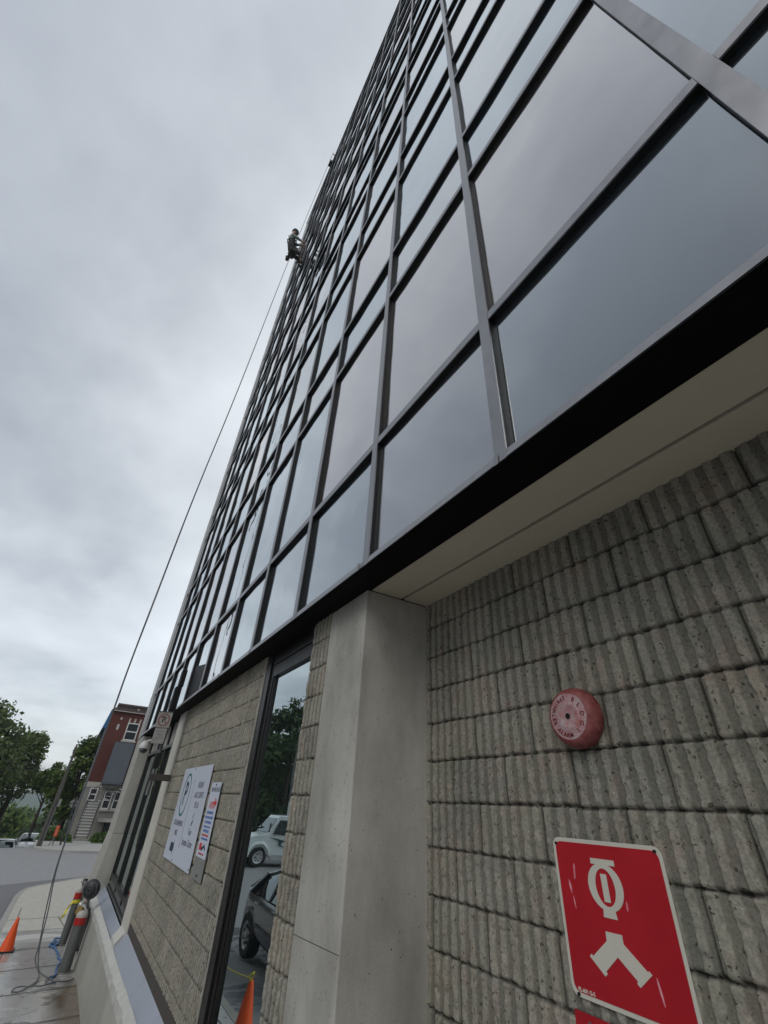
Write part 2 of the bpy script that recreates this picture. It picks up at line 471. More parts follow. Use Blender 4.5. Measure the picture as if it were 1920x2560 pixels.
def block_mat():
    m = bpy.data.materials.new('split_face_block')
    m.use_nodes = True
    nt = m.node_tree
    l = nt.links.new
    b = nt.nodes['Principled BSDF']
    b.inputs['Roughness'].default_value = 0.93
    b.inputs['Specular IOR Level'].default_value = 0.25
    t = N(nt, 'ShaderNodeTexCoord')

    def noise(sc, det=5.0, rg=0.6, vec=None):
        n = N(nt, 'ShaderNodeTexNoise', i_Scale=sc, i_Detail=det, i_Roughness=rg)
        l(vec or t.outputs['Object'], n.inputs['Vector'])
        return n.outputs['Fac']

    def mixc(fac, a, bcol, blend='MIX'):
        mm = N(nt, 'ShaderNodeMix', data_type='RGBA', blend_type=blend)
        l(fac, mm.inputs[0]) if not isinstance(fac, float) else setattr(mm.inputs[0], 'default_value', fac)
        if isinstance(a, tuple): mm.inputs[6].default_value = (*a, 1)
        else: l(a, mm.inputs[6])
        if isinstance(bcol, tuple): mm.inputs[7].default_value = (*bcol, 1)
        else: l(bcol, mm.inputs[7])
        return mm.outputs[2]
    r1 = ramp(nt, [(0.35, 0.0), (0.65, 1.0)]); l(noise(3.0, 6), r1.inputs[0])
    c = mixc(r1.outputs[0], (0.225, 0.215, 0.175), (0.305, 0.290, 0.240))
    r2 = ramp(nt, [(0.52, 0.0), (0.66, 0.55)]); l(noise(9.0, 4), r2.inputs[0])
    c = mixc(r2.outputs[0], c, (0.29, 0.225, 0.185))          # pinkish aggregate
    r3 = ramp(nt, [(0.30, 0.70), (0.5, 1.0), (0.7, 1.22)]); l(noise(95.0, 5), r3.inputs[0])
    c = mixc(1.0, c, r3.outputs[0], 'MULTIPLY')
    r5 = ramp(nt, [(0.50, 0.0), (0.70, 0.4)]); l(noise(1.6, 4), r5.inputs[0])
    c = mixc(r5.outputs[0], c, (0.195, 0.20, 0.15))          # faint greenish weathering
    # dark pits and pale chips of aggregate
    dn = N(nt, 'ShaderNodeTexNoise', i_Scale=60.0, i_Detail=3.0); l(t.outputs['Object'], dn.inputs['Vector'])
    ds = N(nt, 'ShaderNodeVectorMath', operation='SCALE'); ds.inputs['Scale'].default_value = 0.030; l(dn.outputs['Color'], ds.inputs[0])
    da = N(nt, 'ShaderNodeVectorMath', operation='ADD'); l(t.outputs['Object'], da.inputs[0]); l(ds.outputs[0], da.inputs[1])
    v = N(nt, 'ShaderNodeTexVoronoi', i_Scale=62.0); l(da.outputs[0], v.inputs['Vector'])
    sc_ = N(nt, 'ShaderNodeSeparateColor'); l(v.outputs['Color'], sc_.inputs[0])
    th = N(nt, 'ShaderNodeMath', operation='MULTIPLY_ADD', i_1=1.0, i_2=-0.60); l(sc_.outputs[0], th.inputs[0])
    lt = N(nt, 'ShaderNodeMath', operation='LESS_THAN'); l(v.outputs['Distance'], lt.inputs[0]); l(th.outputs[0], lt.inputs[1])
    c = mixc(lt.outputs[0], c, (0.095, 0.085, 0.065))
    v2 = N(nt, 'ShaderNodeTexVoronoi', i_Scale=48.0); l(t.outputs['Object'], v2.inputs['Vector'])
    s2 = N(nt, 'ShaderNodeSeparateColor'); l(v2.outputs['Color'], s2.inputs[0])
    th2 = N(nt, 'ShaderNodeMath', operation='MULTIPLY_ADD', i_1=2.2, i_2=-2.07); l(s2.outputs[1], th2.inputs[0])
    lt2 = N(nt, 'ShaderNodeMath', operation='LESS_THAN'); l(v2.outputs['Distance'], lt2.inputs[0]); l(th2.outputs[0], lt2.inputs[1])
    c = mixc(lt2.outputs[0], c, (0.58, 0.56, 0.50))
    # per-block tone and mortar come from the mesh
    at = N(nt, 'ShaderNodeAttribute', attribute_name='tone')
    c = mixc(1.0, c, at.outputs['Color'], 'MULTIPLY')
    l(c, b.inputs['Base Color'])
    bp = N(nt, 'ShaderNodeBump', i_Strength=0.9, i_Distance=0.006)
    l(noise(130.0, 6, 0.7), bp.inputs['Height']); l(bp.outputs[0], b.inputs['Normal'])
    return m


M['block'] = block_mat()


# ------------------------------------------------------------------ mesh helpers
class MB:
    def __init__(self):
        self.v = []; self.f = []; self.mi = []

    def add(self, vs, fs, m=0):
        o = len(self.v)
        self.v += [tuple(p) for p in vs]
        self.f += [tuple(i + o for i in f) for f in fs]
        self.mi += [m] * len(fs)
        return self

    def box(self, x0, x1, y0, y1, z0, z1, m=0):
        return self.add([(x0, y0, z0), (x1, y0, z0), (x1, y1, z0), (x0, y1, z0), (x0, y0, z1), (x1, y0, z1), (x1, y1, z1), (x0, y1, z1)],
                        [(0, 3, 2, 1), (4, 5, 6, 7), (0, 1, 5, 4), (1, 2, 6, 5), (2, 3, 7, 6), (3, 0, 4, 7)], m)

    def hexa(self, p, m=0):     # 8 corners, bottom 4 then top 4, counter-clockwise
        return self.add(p, [(0, 3, 2, 1), (4, 5, 6, 7), (0, 1, 5, 4), (1, 2, 6, 5), (2, 3, 7, 6), (3, 0, 4, 7)], m)

    def tube(self, pts, r, seg=8, m=0, cap=True):
        pts = [Vector(p) for p in pts]
        rs = r if isinstance(r, (list, tuple)) else [r] * len(pts)
        rings = []
        up = None
        for i, p in enumerate(pts):
            a = pts[max(0, i - 1)]; b = pts[min(len(pts) - 1, i + 1)]
            d = (b - a)
            d = d.normalized() if d.length > 1e-9 else Vector((0, 0, 1))
            if up is None:
                up = Vector((0, 0, 1)) if abs(d.z) < 0.9 else Vector((1, 0, 0))
            s = d.cross(up)
            if s.length < 1e-6:
                s = d.orthogonal()
            s.normalize()
            up = s.cross(d).normalized()
            rings.append([p + (s * math.cos(2 * math.pi * k / seg) + up * math.sin(2 * math.pi * k / seg)) * rs[i] for k in range(seg)])
        vs = [q for rg in rings for q in rg]
        fs = []
        for i in range(len(rings) - 1):
            for k in range(seg):
                a = i * seg + k; b = i * seg + (k + 1) % seg
                fs.append((a, b, b + seg, a + seg))
        if cap:
            fs.append(tuple(range(seg))[::-1])
            fs.append(tuple(range((len(rings) - 1) * seg, len(rings) * seg)))
        return self.add(vs, fs, m)

    def lathe(self, prof, c=(0, 0, 0), axis='z', seg=24, m=0):
        """prof: (radius, height) pairs along axis"""
        vs = []
        for r_, h in prof:
            for k in range(seg):
                a = 2 * math.pi * k / seg
                x, y = r_ * math.cos(a), r_ * math.sin(a)
                p = {'z': (x, y, h), 'y': (x, h, y), 'x': (h, x, y), '-y': (x, -h, -y)}[axis]
                vs.append((c[0] + p[0], c[1] + p[1], c[2] + p[2]))
        fs = []
        for i in range(len(prof) - 1):
            for k in range(seg):
                a = i * seg + k; b = i * seg + (k + 1) % seg
                fs.append((a, b, b + seg, a + seg))
        fs.append(tuple(range(seg))[::-1])
        fs.append(tuple(range((len(prof) - 1) * seg, len(prof) * seg)))
        return self.add(vs, fs, m)

    def prism(self, poly, y0, y1, m=0, plane='xz'):
        """polygon in a plane extruded between two depths"""
        def P(a, b, d):
            return (a, d, b) if plane == 'xz' else ((d, a, b) if plane == 'yz' else (a, b, d))
        n = len(poly)
        vs = [P(a, b, y0) for a, b in poly] + [P(a, b, y1) for a, b in poly]
        fs = [tuple(range(n)), tuple(range(2 * n - 1, n - 1, -1))] + [(i, (i + 1) % n, (i + 1) % n + n, i + n) for i in range(n)]
        return self.add(vs, fs, m)

    def ring(self, outer, inner, y0, y1, m=0):
        """flat ring between two same-length xz loops, extruded"""
        n = len(outer)
        vs = [(a, y0, b) for a, b in outer] + [(a, y0, b) for a, b in inner] + [(a, y1, b) for a, b in outer] + [(a, y1, b) for a, b in inner]
        fs = []
        for i in range(n):
            j = (i + 1) % n
            fs += [(i, j, j + n, i + n), (i + 2 * n, i + 3 * n, j + 3 * n, j + 2 * n), (i, i + 2 * n, j + 2 * n, j), (i + n, j + n, j + 3 * n, i + 3 * n)]
        return self.add(vs, fs, m)

    def build(self, name, mats, parent=None, smooth=False, local=False, bevel=0.0, auto=None):
        me = bpy.data.meshes.new(name)
        me.from_pydata(self.v, [], self.f)
        mats = mats if isinstance(mats, (list, tuple)) else [mats]
        for m_ in mats:
            me.materials.append(m_)
        if len(mats) > 1:
            me.polygons.foreach_set('material_index', self.mi)
        import bmesh
        bm = bmesh.new(); bm.from_mesh(me)
        bmesh.ops.recalc_face_normals(bm, faces=bm.faces)
        bm.to_mesh(me); bm.free()
        if smooth:
            me.polygons.foreach_set('use_smooth', [True] * len(me.polygons))
            if auto:
                me.set_sharp_from_angle(angle=R(auto))
        me.update()
        o = bpy.data.objects.new(name, me)
        COL.objects.link(o)
        if bevel:
            md = o.modifiers.new('bevel', 'BEVEL')
            md.width = bevel; md.segments = 2; md.limit_method = 'ANGLE'; md.angle_limit = R(40)
        if parent is not None:
            attach(o, parent, local)
        return o


def base_of(o):
    m = Vector((0, 0, 0))
    q = o
    while q is not None:
        m += q.location
        q = q.parent
    return m


def attach(o, parent, local=False):
    o.parent = parent
    if not local and parent.type == 'EMPTY':
        o.matrix_parent_inverse = Matrix.Translation(-parent.location)


def tag(o, label=None, cat=None, group=None, kind=None):
    if label: o['label'] = label
    if cat: o['category'] = cat
    if group: o['group'] = group
    if kind: o['kind'] = kind
    return o


def thing(name, loc, label, cat, group=None, rz=0.0):
    o = bpy.data.objects.new(name, None)
    o.empty_display_size = 0.2
    COL.objects.link(o)
    o.location = loc
    o.rotation_euler = (0, 0, rz)
    return tag(o, label, cat, group)


def copy_tree(o, parent=None):
    c = o.copy()
    COL.objects.link(c)
    if parent is not None:
        c.parent = parent
    for ch in list(o.children):
        copy_tree(ch, c)
    return c


def text_obj(name, s, size, m, parent, origin, right, up, align='CENTER', ext=0.001, bold=0.0, sx=1.0, local=False):
    cu = bpy.data.curves.new(name, 'FONT')
    cu.body = s; cu.size = size; cu.align_x = align; cu.align_y = 'CENTER'
    cu.extrude = ext; cu.offset = bold; cu.resolution_u = 3
    o = bpy.data.objects.new(name + '_tmp', cu)
    COL.objects.link(o)
    bpy.context.view_layer.update()
    me = bpy.data.meshes.new_from_object(o.evaluated_get(bpy.context.evaluated_depsgraph_get()))
    bpy.data.objects.remove(o); bpy.data.curves.remove(cu)
    r_, u_ = Vector(right).normalized(), Vector(up).normalized()
    n_ = r_.cross(u_)
    og = Vector(origin)
    for v in me.vertices:
        v.co = og + r_ * (v.co.x * sx) + u_ * v.co.y + n_ * v.co.z
    me.name = name
    me.materials.clear(); me.materials.append(m)
    ob = bpy.data.objects.new(name, me)
    COL.objects.link(ob)
    if parent is not None:
        attach(ob, parent, local)
    return ob


def smoothstep(a, b, x):
    t = np.clip((x - a) / (b - a), 0, 1)
    return t * t * (3 - 2 * t)


def vnoise(x, z, scale, seed):
    """smooth lattice noise in [-1, 1]"""
    x = x * scale; z = z * scale
    xi = np.floor(x).astype(np.int64); zi = np.floor(z).astype(np.int64)
    fx = x - xi; fz = z - zi
    fx = fx * fx * (3 - 2 * fx); fz = fz * fz * (3 - 2 * fz)

    def h(a, b):
        n = (a * 374761393 + b * 668265263 + seed * 1274126177) & 0xffffffff
        n = ((n ^ (n >> 13)) * 1103515245) & 0xffffffff
        return ((n ^ (n >> 16)) & 0xffff) / 32767.5 - 1
    return (h(xi, zi) * (1 - fx) + h(xi + 1, zi) * fx) * (1 - fz) + (h(xi, zi + 1) * (1 - fx) + h(xi + 1, zi + 1) * fx) * fz


# ------------------------------------------------------------------ key dimensions (metres, camera at the origin)
YC, YG, YP, YS, YR = 1.15, 1.191, 1.341, 1.45, 1.857    # curtain caps, curtain glass, block wall, storefront, recess wall
ZS = 1.297                                              # soffit
RAIL = 0.064
MULL = 0.072
XEND = -15.40


def xk(k):
    return 1.15 * (0.203 - 1.06 * k - 0.006 * k * k)


ZR = []
for n_ in range(11):
    ZR.append(2.334 + 2.985 * n_)
    if n_ < 10:
        ZR.append(4.372 + 2.985 * n_)
ZTOP = 33.12


def gz(x, y=0.0):
    z = -2.4 + 0.025 * x if x > -28 else -3.1
    if x < -41.5:
        d = -41.5 - x
        dd = min(d, 60) * 0.125 + max(0, d - 60) * 0.045
        d0 = max(0.0, min(1.0, (d) / 6.0))
        side = max(0.0, min(1.0, (y + 2.6) / 2.6))
        side = side * side * (3 - 2 * side)
        if x < -66:
            side *= max(0.0, 1 - (-66 - x) / 14)
        z -= dd * d0 * (1 - side)
    return z


def grid_ground():
    xs = list(np.concatenate([np.arange(30, -40, -2.0), np.arange(-40, -50, -0.75), np.arange(-50, -110, -3.0), np.arange(-110, -400, -20.0), [-500, -700, -1000, -1500]]))
    ys = list(np.concatenate([[-600, -350, -200, -120, -80, -50, -35], np.arange(-26, -4, 2.0), np.arange(-4, 3, 0.5), np.arange(3, 30, 4.0), [40, 60, 90, 150, 300, 600]]))
    vs = [(x, y, gz(x, y)) for x in xs for y in ys]
    ny = len(ys)
    fs = [(i * ny + j, (i + 1) * ny + j, (i + 1) * ny + j + 1, i * ny + j + 1) for i in range(len(xs) - 1) for j in range(ny - 1)]
    mb = MB(); mb.add(vs, fs)
    o = mb.build('road', M['asphalt'], smooth=True)
    for p in range(3):
        pass
    return tag(o, kind='structure')


road = grid_ground()
for v in road.data.vertices:          # the carriageway sits a kerb's height under the walking surface
    v.co.z -= 0.13


def slab(name, poly, top, m, thick=0.14, kind='structure', mkerb=None):
    mb = MB()
    n = len(poly)
    vs = [(x, y, gz(x, y) + top) for x, y in poly] + [(x, y, gz(x, y) + top - thick) for x, y in poly]
    mb.add(vs, [tuple(range(n)), tuple(range(2 * n - 1, n - 1, -1))] + [(i, (i + 1) % n, (i + 1) % n + n, i + n) for i in range(n)])
    return tag(mb.build(name, m), kind=kind)


# near sidewalk: strips between joints, kerb along the street side and round the corner
def kerb_y(x):
    return -0.43 if x > -21 else -0.43 + 0.0


CORNER = [(-21.0, -0.44), (-22.5, -0.43), (-23.6, -0.36), (-24.5, -0.22), (-25.2, 0.08), (-25.9, 0.50), (-26.8, 1.05), (-27.6, 1.55), (-28.4, 2.4), (-29.2, 3.6), (-30.0, 5.5), (-31.0, 9.0), (-33.0, 18.0)]
xs_ = [8, 4, 0, -2, -4, -6, -8, -10, -12, -14, -16, -18, -19.5]
side = [(x, -0.30) for x in xs_] + [(x, y + 0.14) if i < 3 else (x + 0.11, y + 0.08) for i, (x, y) in enumerate(CORNER)]
back = [(-20.0, 18.0), (-20.0, 2.0)] + [(x, 2.0) for x in reversed(xs_[:-1])]
mb = MB()
allp = side + back
# build as a fan of quads so that it follows the slope
top = [(x, y, gz(x, y)) for x, y in side]
inner = [(x, 2.2, gz(x, y)) for x, y in side[:len(xs_)]] + [(max(x, -20.0 + 0.0) if True else x, min(18, max(2.2, y + 1.2)), gz(x, y)) for x, y in side[len(xs_):]]
inner = [(x if x > -20 else -20.0, y, z) for x, y, z in inner]
for i in range(len(top) - 1):
    a, b = top[i], top[i + 1]
    c, d = inner[i + 1], inner[i]
    mb.add([a, b, c, d], [(0, 1, 2, 3)])
walk = tag(mb.build('sidewalk', M['walk']), kind='structure')
# joints scored across the walk
mb = MB()
for x in (-5.2, -6.75, -8.3, -9.8, -11.3, -12.82, -14.42, -16.35, -18.0):
    z = gz(x) + 0.004
    mb.add([(x - 0.012, -0.30, z), (x + 0.012, -0.30, z), (x + 0.012 - 0.25, 1.16, z), (x - 0.012 - 0.25, 1.16, z)], [(0, 1, 2, 3)])
for x0, x1 in ((-8, -12), (-12, -16), (-16, -20)):
    mb.add([(x0, -0.10, gz(x0) + 0.004), (x1, -0.10, gz(x1) + 0.004), (x1, -0.085, gz(x1) + 0.004), (x0, -0.085, gz(x0) + 0.004)], [(0, 1, 2, 3)])
mb.add([(-16.3, 1.02, gz(-16.3) + .004), (-16.3, 1.035, gz(-16.3) + .004), (-18.2, 0.86, gz(-18.2) + .004), (-18.2, 0.84, gz(-18.2) + .004)], [(0, 1, 2, 3)])
tag(mb.build('sidewalk_joints', M['mortarline']), kind='structure')
# kerb
mb = MB()
kp = [(x, -0.44) for x in xs_] + CORNER
ki = side
for i in range(len(kp) - 1):
    (x0, y0), (x1, y1) = kp[i], kp[i + 1]
    (u0, w0), (u1, w1) = ki[i], ki[i + 1]
    za, zb = gz(x0) + 0.006, gz(x1) + 0.006
    mb.hexa([(x0, y0, za - 0.2), (x1, y1, zb - 0.2), (u1, w1, zb - 0.2), (u0, w0, za - 0.2), (x0, y0, za), (x1, y1, zb), (u1, w1, zb), (u0, w0, za)])
tag(mb.build('kerb', M['curb']), kind='structure')
# darker repaired asphalt along the gutter of the corner
mb = MB()
pp = [(-13, -0.46), (-18, -0.46), (-22.4, -0.46), (-24.6, -0.27), (-26.0, 0.45), (-27.7, 1.5), (-29.5, 3.6), (-31.4, 9.0)]
qq = [(-13, -1.3), (-18, -1.35), (-23.5, -1.6), (-26.6, -1.3), (-27.8, -0.1), (-28.8, 1.25), (-30.3, 3.4), (-32.2, 8.9)]
for i in range(len(pp) - 1):
    mb.add([(*pp[i], gz(pp[i][0]) - 0.124), (*pp[i + 1], gz(pp[i + 1][0]) - 0.124), (*qq[i + 1], gz(qq[i + 1][0]) - 0.124), (*qq[i], gz(qq[i][0]) - 0.124)], [(0, 1, 2, 3)])
tag(mb.build('road_patch', M['patch']), kind='structure')
# far side: sidewalk and verge round the brick house
fs_ = [(-39.4, 30), (-39.4, 2.7), (-39.5, 1.2), (-40.4, -0.1), (-41.6, -0.75), (-43.5, -0.95), (-47, -0.95)]
mb = MB()
inn = [(-45.0, 30), (-45.0, 2.7), (-45.0, 2.0), (-45.0, 1.3), (-45.0, 1.0), (-46.0, 0.7), (-47.5, 0.5)]
for i in range(len(fs_) - 1):
    z0 = -3.1
    mb.hexa([(*fs_[i], z0 - 0.3), (*fs_[i + 1], z0 - 0.3), (*inn[i + 1], z0 - 0.3), (*inn[i], z0 - 0.3), (*fs_[i], z0), (*fs_[i + 1], z0), (*inn[i + 1], z0), (*inn[i], z0)])
tag(mb.build('far_sidewalk', M['farwalk']), kind='structure')
mb = MB()
mb.box(-70, -45.0, 0.9, 40, -3.35, -3.085)
mb.box(-66, -46.3, -0.6, 0.9, -3.4, -3.10)
tag(mb.build('verge', M['grass']), kind='structure')
mb = MB()
mb.box(-49.6, -44.98, 1.35, 2.5, -3.2, -3.06)
tag(mb.build('front_path', M['farwalk']), kind='structure')
# street on the other side
mb = MB()
mb.box(-28, 30, -18, -13.0, -3.6, -2.42 - 0.5)
tag(mb.build('opposite_sidewalk', M['farwalk']), kind='structure')


# distant wooded hills across the valley
def hills(name, x0, ridge, depth, m, seed, ylo=-500, yhi=500, step=14.0, base=-40.0):
    mb = MB()
    ys = np.arange(ylo, yhi, step)
    ts = np.linspace(0, 1, 9)
    vs = []
    for t in ts:
        for y in ys:
            h = ridge(y) + 2.2 * float(vnoise(np.array([y]), np.array([t * 3]), 0.05, seed)[0])
            vs.append((x0 - depth * t + 6 * rnd.uniform(-1, 1), y, base + (h - base) * math.sin(t * math.pi / 2) ** 1.2 + rnd.uniform(-0.6, 0.6) * t * 2))
    n = len(ys)
    fs = [(i * n + j, i * n + j + 1, (i + 1) * n + j + 1, (i + 1) * n + j) for i in range(len(ts) - 1) for j in range(n - 1)]
    mb.add(vs, fs)
    return tag(mb.build(name, m, smooth=True), kind='structure')


hills('far_hills', -760, lambda y: -2.0 + 9 * math.sin(y * 0.011 + 0.9) + 4 * math.sin(y * 0.031), 240, M['hill'], 3)
hills('valley_slope', -330, lambda y: -19 + 3 * math.sin(y * 0.03 + 1.0), 120, M['hill'], 5, -220, 220, 9.0)

# ------------------------------------------------------------------ the office building
bld = thing('office_building', (-5.0, 5.0, gz(-5)), 'tall grey office building with a gridded glass curtain wall over ribbed concrete block', 'office building')

# dark core behind the glass, roof slab
mb = MB()
mb.box(XEND + 0.06, xk(-4) - 0.05, 1.26, 19.0, ZS + 0.04, ZTOP - 0.3)
mb.build('core_wall', M['black'], bld)
mb = MB()
mb.box(XEND - 0.01, xk(-4) + 0.05, YC + 0.02, 19.1, ZTOP - 0.27, ZTOP)
mb.build('roof', M['alu'], bld)
mb = MB()
mb.box(XEND - 0.03, xk(-4) + 0.06, YC - 0.025, YC + 0.035, ZTOP - 0.16, ZTOP + 0.06)
mb.build('parapet_cap', M['bronze'], bld)

# vertical mullions
for k in range(-4, 12):
    x = xk(k)
    mb = MB()
    mb.box(x - MULL, x, YC, YC + 0.009, ZS, ZTOP - 0.17, 0)
    mb.box(x - MULL + 0.004, x - 0.003, YC + 0.009, YG + 0.03, ZS + 0.01, ZTOP - 0.17, 1)  # black body colour stands in for shade on the mullion's sides
    mb.build('mullion', [M['alu'], M['black']], bld)
# horizontal rails, one object for each line
for z in ZR:
    mb = MB()
    for k in range(-4, 12):
        x1 = xk(k) - MULL
        x0 = xk(k + 1) if k < 11 else XEND + 0.80
        mb.box(x0 + 0.0015, x1 - 0.0015, YC + 0.002, YC + 0.010, z, z + RAIL, 0)
        mb.box(x0 + 0.0015, x1 - 0.0015, YC + 0.010, YG + 0.03, z + 0.004, z + RAIL - 0.004, 1)  # underside shade of the rail put into this black
    mb.build('rail', [M['alu'], M['black']], bld)
# sill: sloping bright flashing above the black flange
mb = MB()
for k in range(-4, 12):
    x1 = xk(k) - MULL - 0.001
    x0 = (xk(k + 1) if k < 11 else XEND + 0.80) + 0.001
    mb.hexa([(x0, YC - 0.006, ZS), (x1, YC - 0.006, ZS), (x1, YG + 0.02, ZS), (x0, YG + 0.02, ZS), (x0, YC + 0.004, ZS + 0.05), (x1, YC + 0.004, ZS + 0.05), (x1, YG + 0.02, ZS + 0.085), (x0, YG + 0.02, ZS + 0.085)])
mb.build('sill', M['flash'] if False else M['alu'], bld)
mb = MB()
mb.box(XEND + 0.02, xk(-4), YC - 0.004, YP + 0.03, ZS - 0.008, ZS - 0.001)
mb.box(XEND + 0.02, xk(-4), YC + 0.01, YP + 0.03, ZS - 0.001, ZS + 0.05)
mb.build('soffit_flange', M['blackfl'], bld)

# panes
cells = []
rows = [(ZS + 0.05, ZR[0])] + [(ZR[i] + RAIL, ZR[i + 1]) for i in range(len(ZR) - 1)] + [(ZR[-1] + RAIL, ZTOP - 0.16)]
for k in range(-4, 12):
    x1 = xk(k) - MULL + 0.006
    x0 = (xk(k + 1) if k < 11 else XEND + 0.80) - 0.006
    for ri, (z0, z1) in enumerate(rows):
        pts = [project(p) for p in ((x0, YG, z0), (x1, YG, z0), (x1, YG, z1), (x0, YG, z1))]
        area = 0
        if all(pts):
            pts = [(min(max(u, 0), IW), min(max(v, 0), IH)) for u, v in pts]
            area = abs(sum(pts[i][0] * pts[(i + 1) % 4][1] - pts[(i + 1) % 4][0] * pts[i][1] for i in range(4))) / 2
        cells.append((area, k, ri, x0, x1, z0 - 0.006, z1 + 0.006))
cells.sort(key=lambda c: -c[0])
rest = MB()
for i, (area, k, ri, x0, x1, z0, z1) in enumerate(cells):
    t1, t2 = rnd.uniform(-0.0022, 0.0022), rnd.uniform(-0.003, 0.003)
    vi = (k * 7 + ri * 5 + (k * ri) % 3) % 4
    if ri % 2 == 0 and vi == 1:
        vi = 0
    q = [(x0, YG + t1, z0), (x1, YG - t1, z0), (x1, YG - t1 + t2, z1), (x0, YG + t1 + t2, z1)]
    q += [(a, b + 0.02, c) for a, b, c in q]
    fs = [(0, 1, 2, 3), (7, 6, 5, 4), (0, 4, 5, 1), (1, 5, 6, 2), (2, 6, 7, 3), (3, 7, 4, 0)]
    if i < 100:
        mb = MB(); mb.add(q, fs)
        mb.build('glass_pane', M['glass'][vi], bld)
    else:
        rest.add(q, fs, vi)
tag(rest.build('far_panes', M['glass'], bld), kind='stuff')
# slanted black panel over one low pane, painted in as a distant thing's reflection
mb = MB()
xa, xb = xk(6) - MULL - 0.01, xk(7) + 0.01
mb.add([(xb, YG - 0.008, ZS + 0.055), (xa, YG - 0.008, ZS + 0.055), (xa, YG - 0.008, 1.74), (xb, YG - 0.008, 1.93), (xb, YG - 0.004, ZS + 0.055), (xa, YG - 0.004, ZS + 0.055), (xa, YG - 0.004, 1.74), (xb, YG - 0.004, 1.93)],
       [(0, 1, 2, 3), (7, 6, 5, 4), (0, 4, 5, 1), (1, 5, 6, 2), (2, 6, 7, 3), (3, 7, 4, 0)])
mb.build('dark_reflection_panel', M['black'], bld)
# corner cladding and the blank end wall
mb = MB()
mb.box(XEND, XEND + 0.80, YC - 0.004, YG + 0.06, ZS - 0.03, ZTOP - 0.17)
for z in ZR[::2]:
    mb.box(XEND - 0.004, XEND + 0.803, YC - 0.008, YC, z, z + 0.03)
mb.build('corner_cladding', M['clad'], bld)
mb = MB()
mb.box(XEND, XEND + 0.05, YG + 0.06, 19.0, ZS, ZTOP - 0.28)
mb.build('end_wall', M['alu'], bld)
# small vents and brackets on the parapet line
mb = MB()
for x, h in ((-11.5, 0.10),):
    mb.box(x - 0.16, x + 0.16, YC - 0.16, YC + 0.2, ZTOP - 0.14, ZTOP + h)
rb = thing('rope_anchor_frame', (-11.0, YC, ZTOP), 'small dark anchor frame clamped on the roof edge where the ropes start', 'anchor frame')
mb.build('clamp_block', M['bronze'], rb)
mb = MB()
mb.tube([(-11.1, YC + 0.5, ZTOP + 0.2), (-11.05, YC - 0.1, ZTOP + 0.18), (-11.0, YC - 0.16, ZTOP + 0.05)], 0.025, 6)
mb.build('davit_arm', M['steel'], rb)


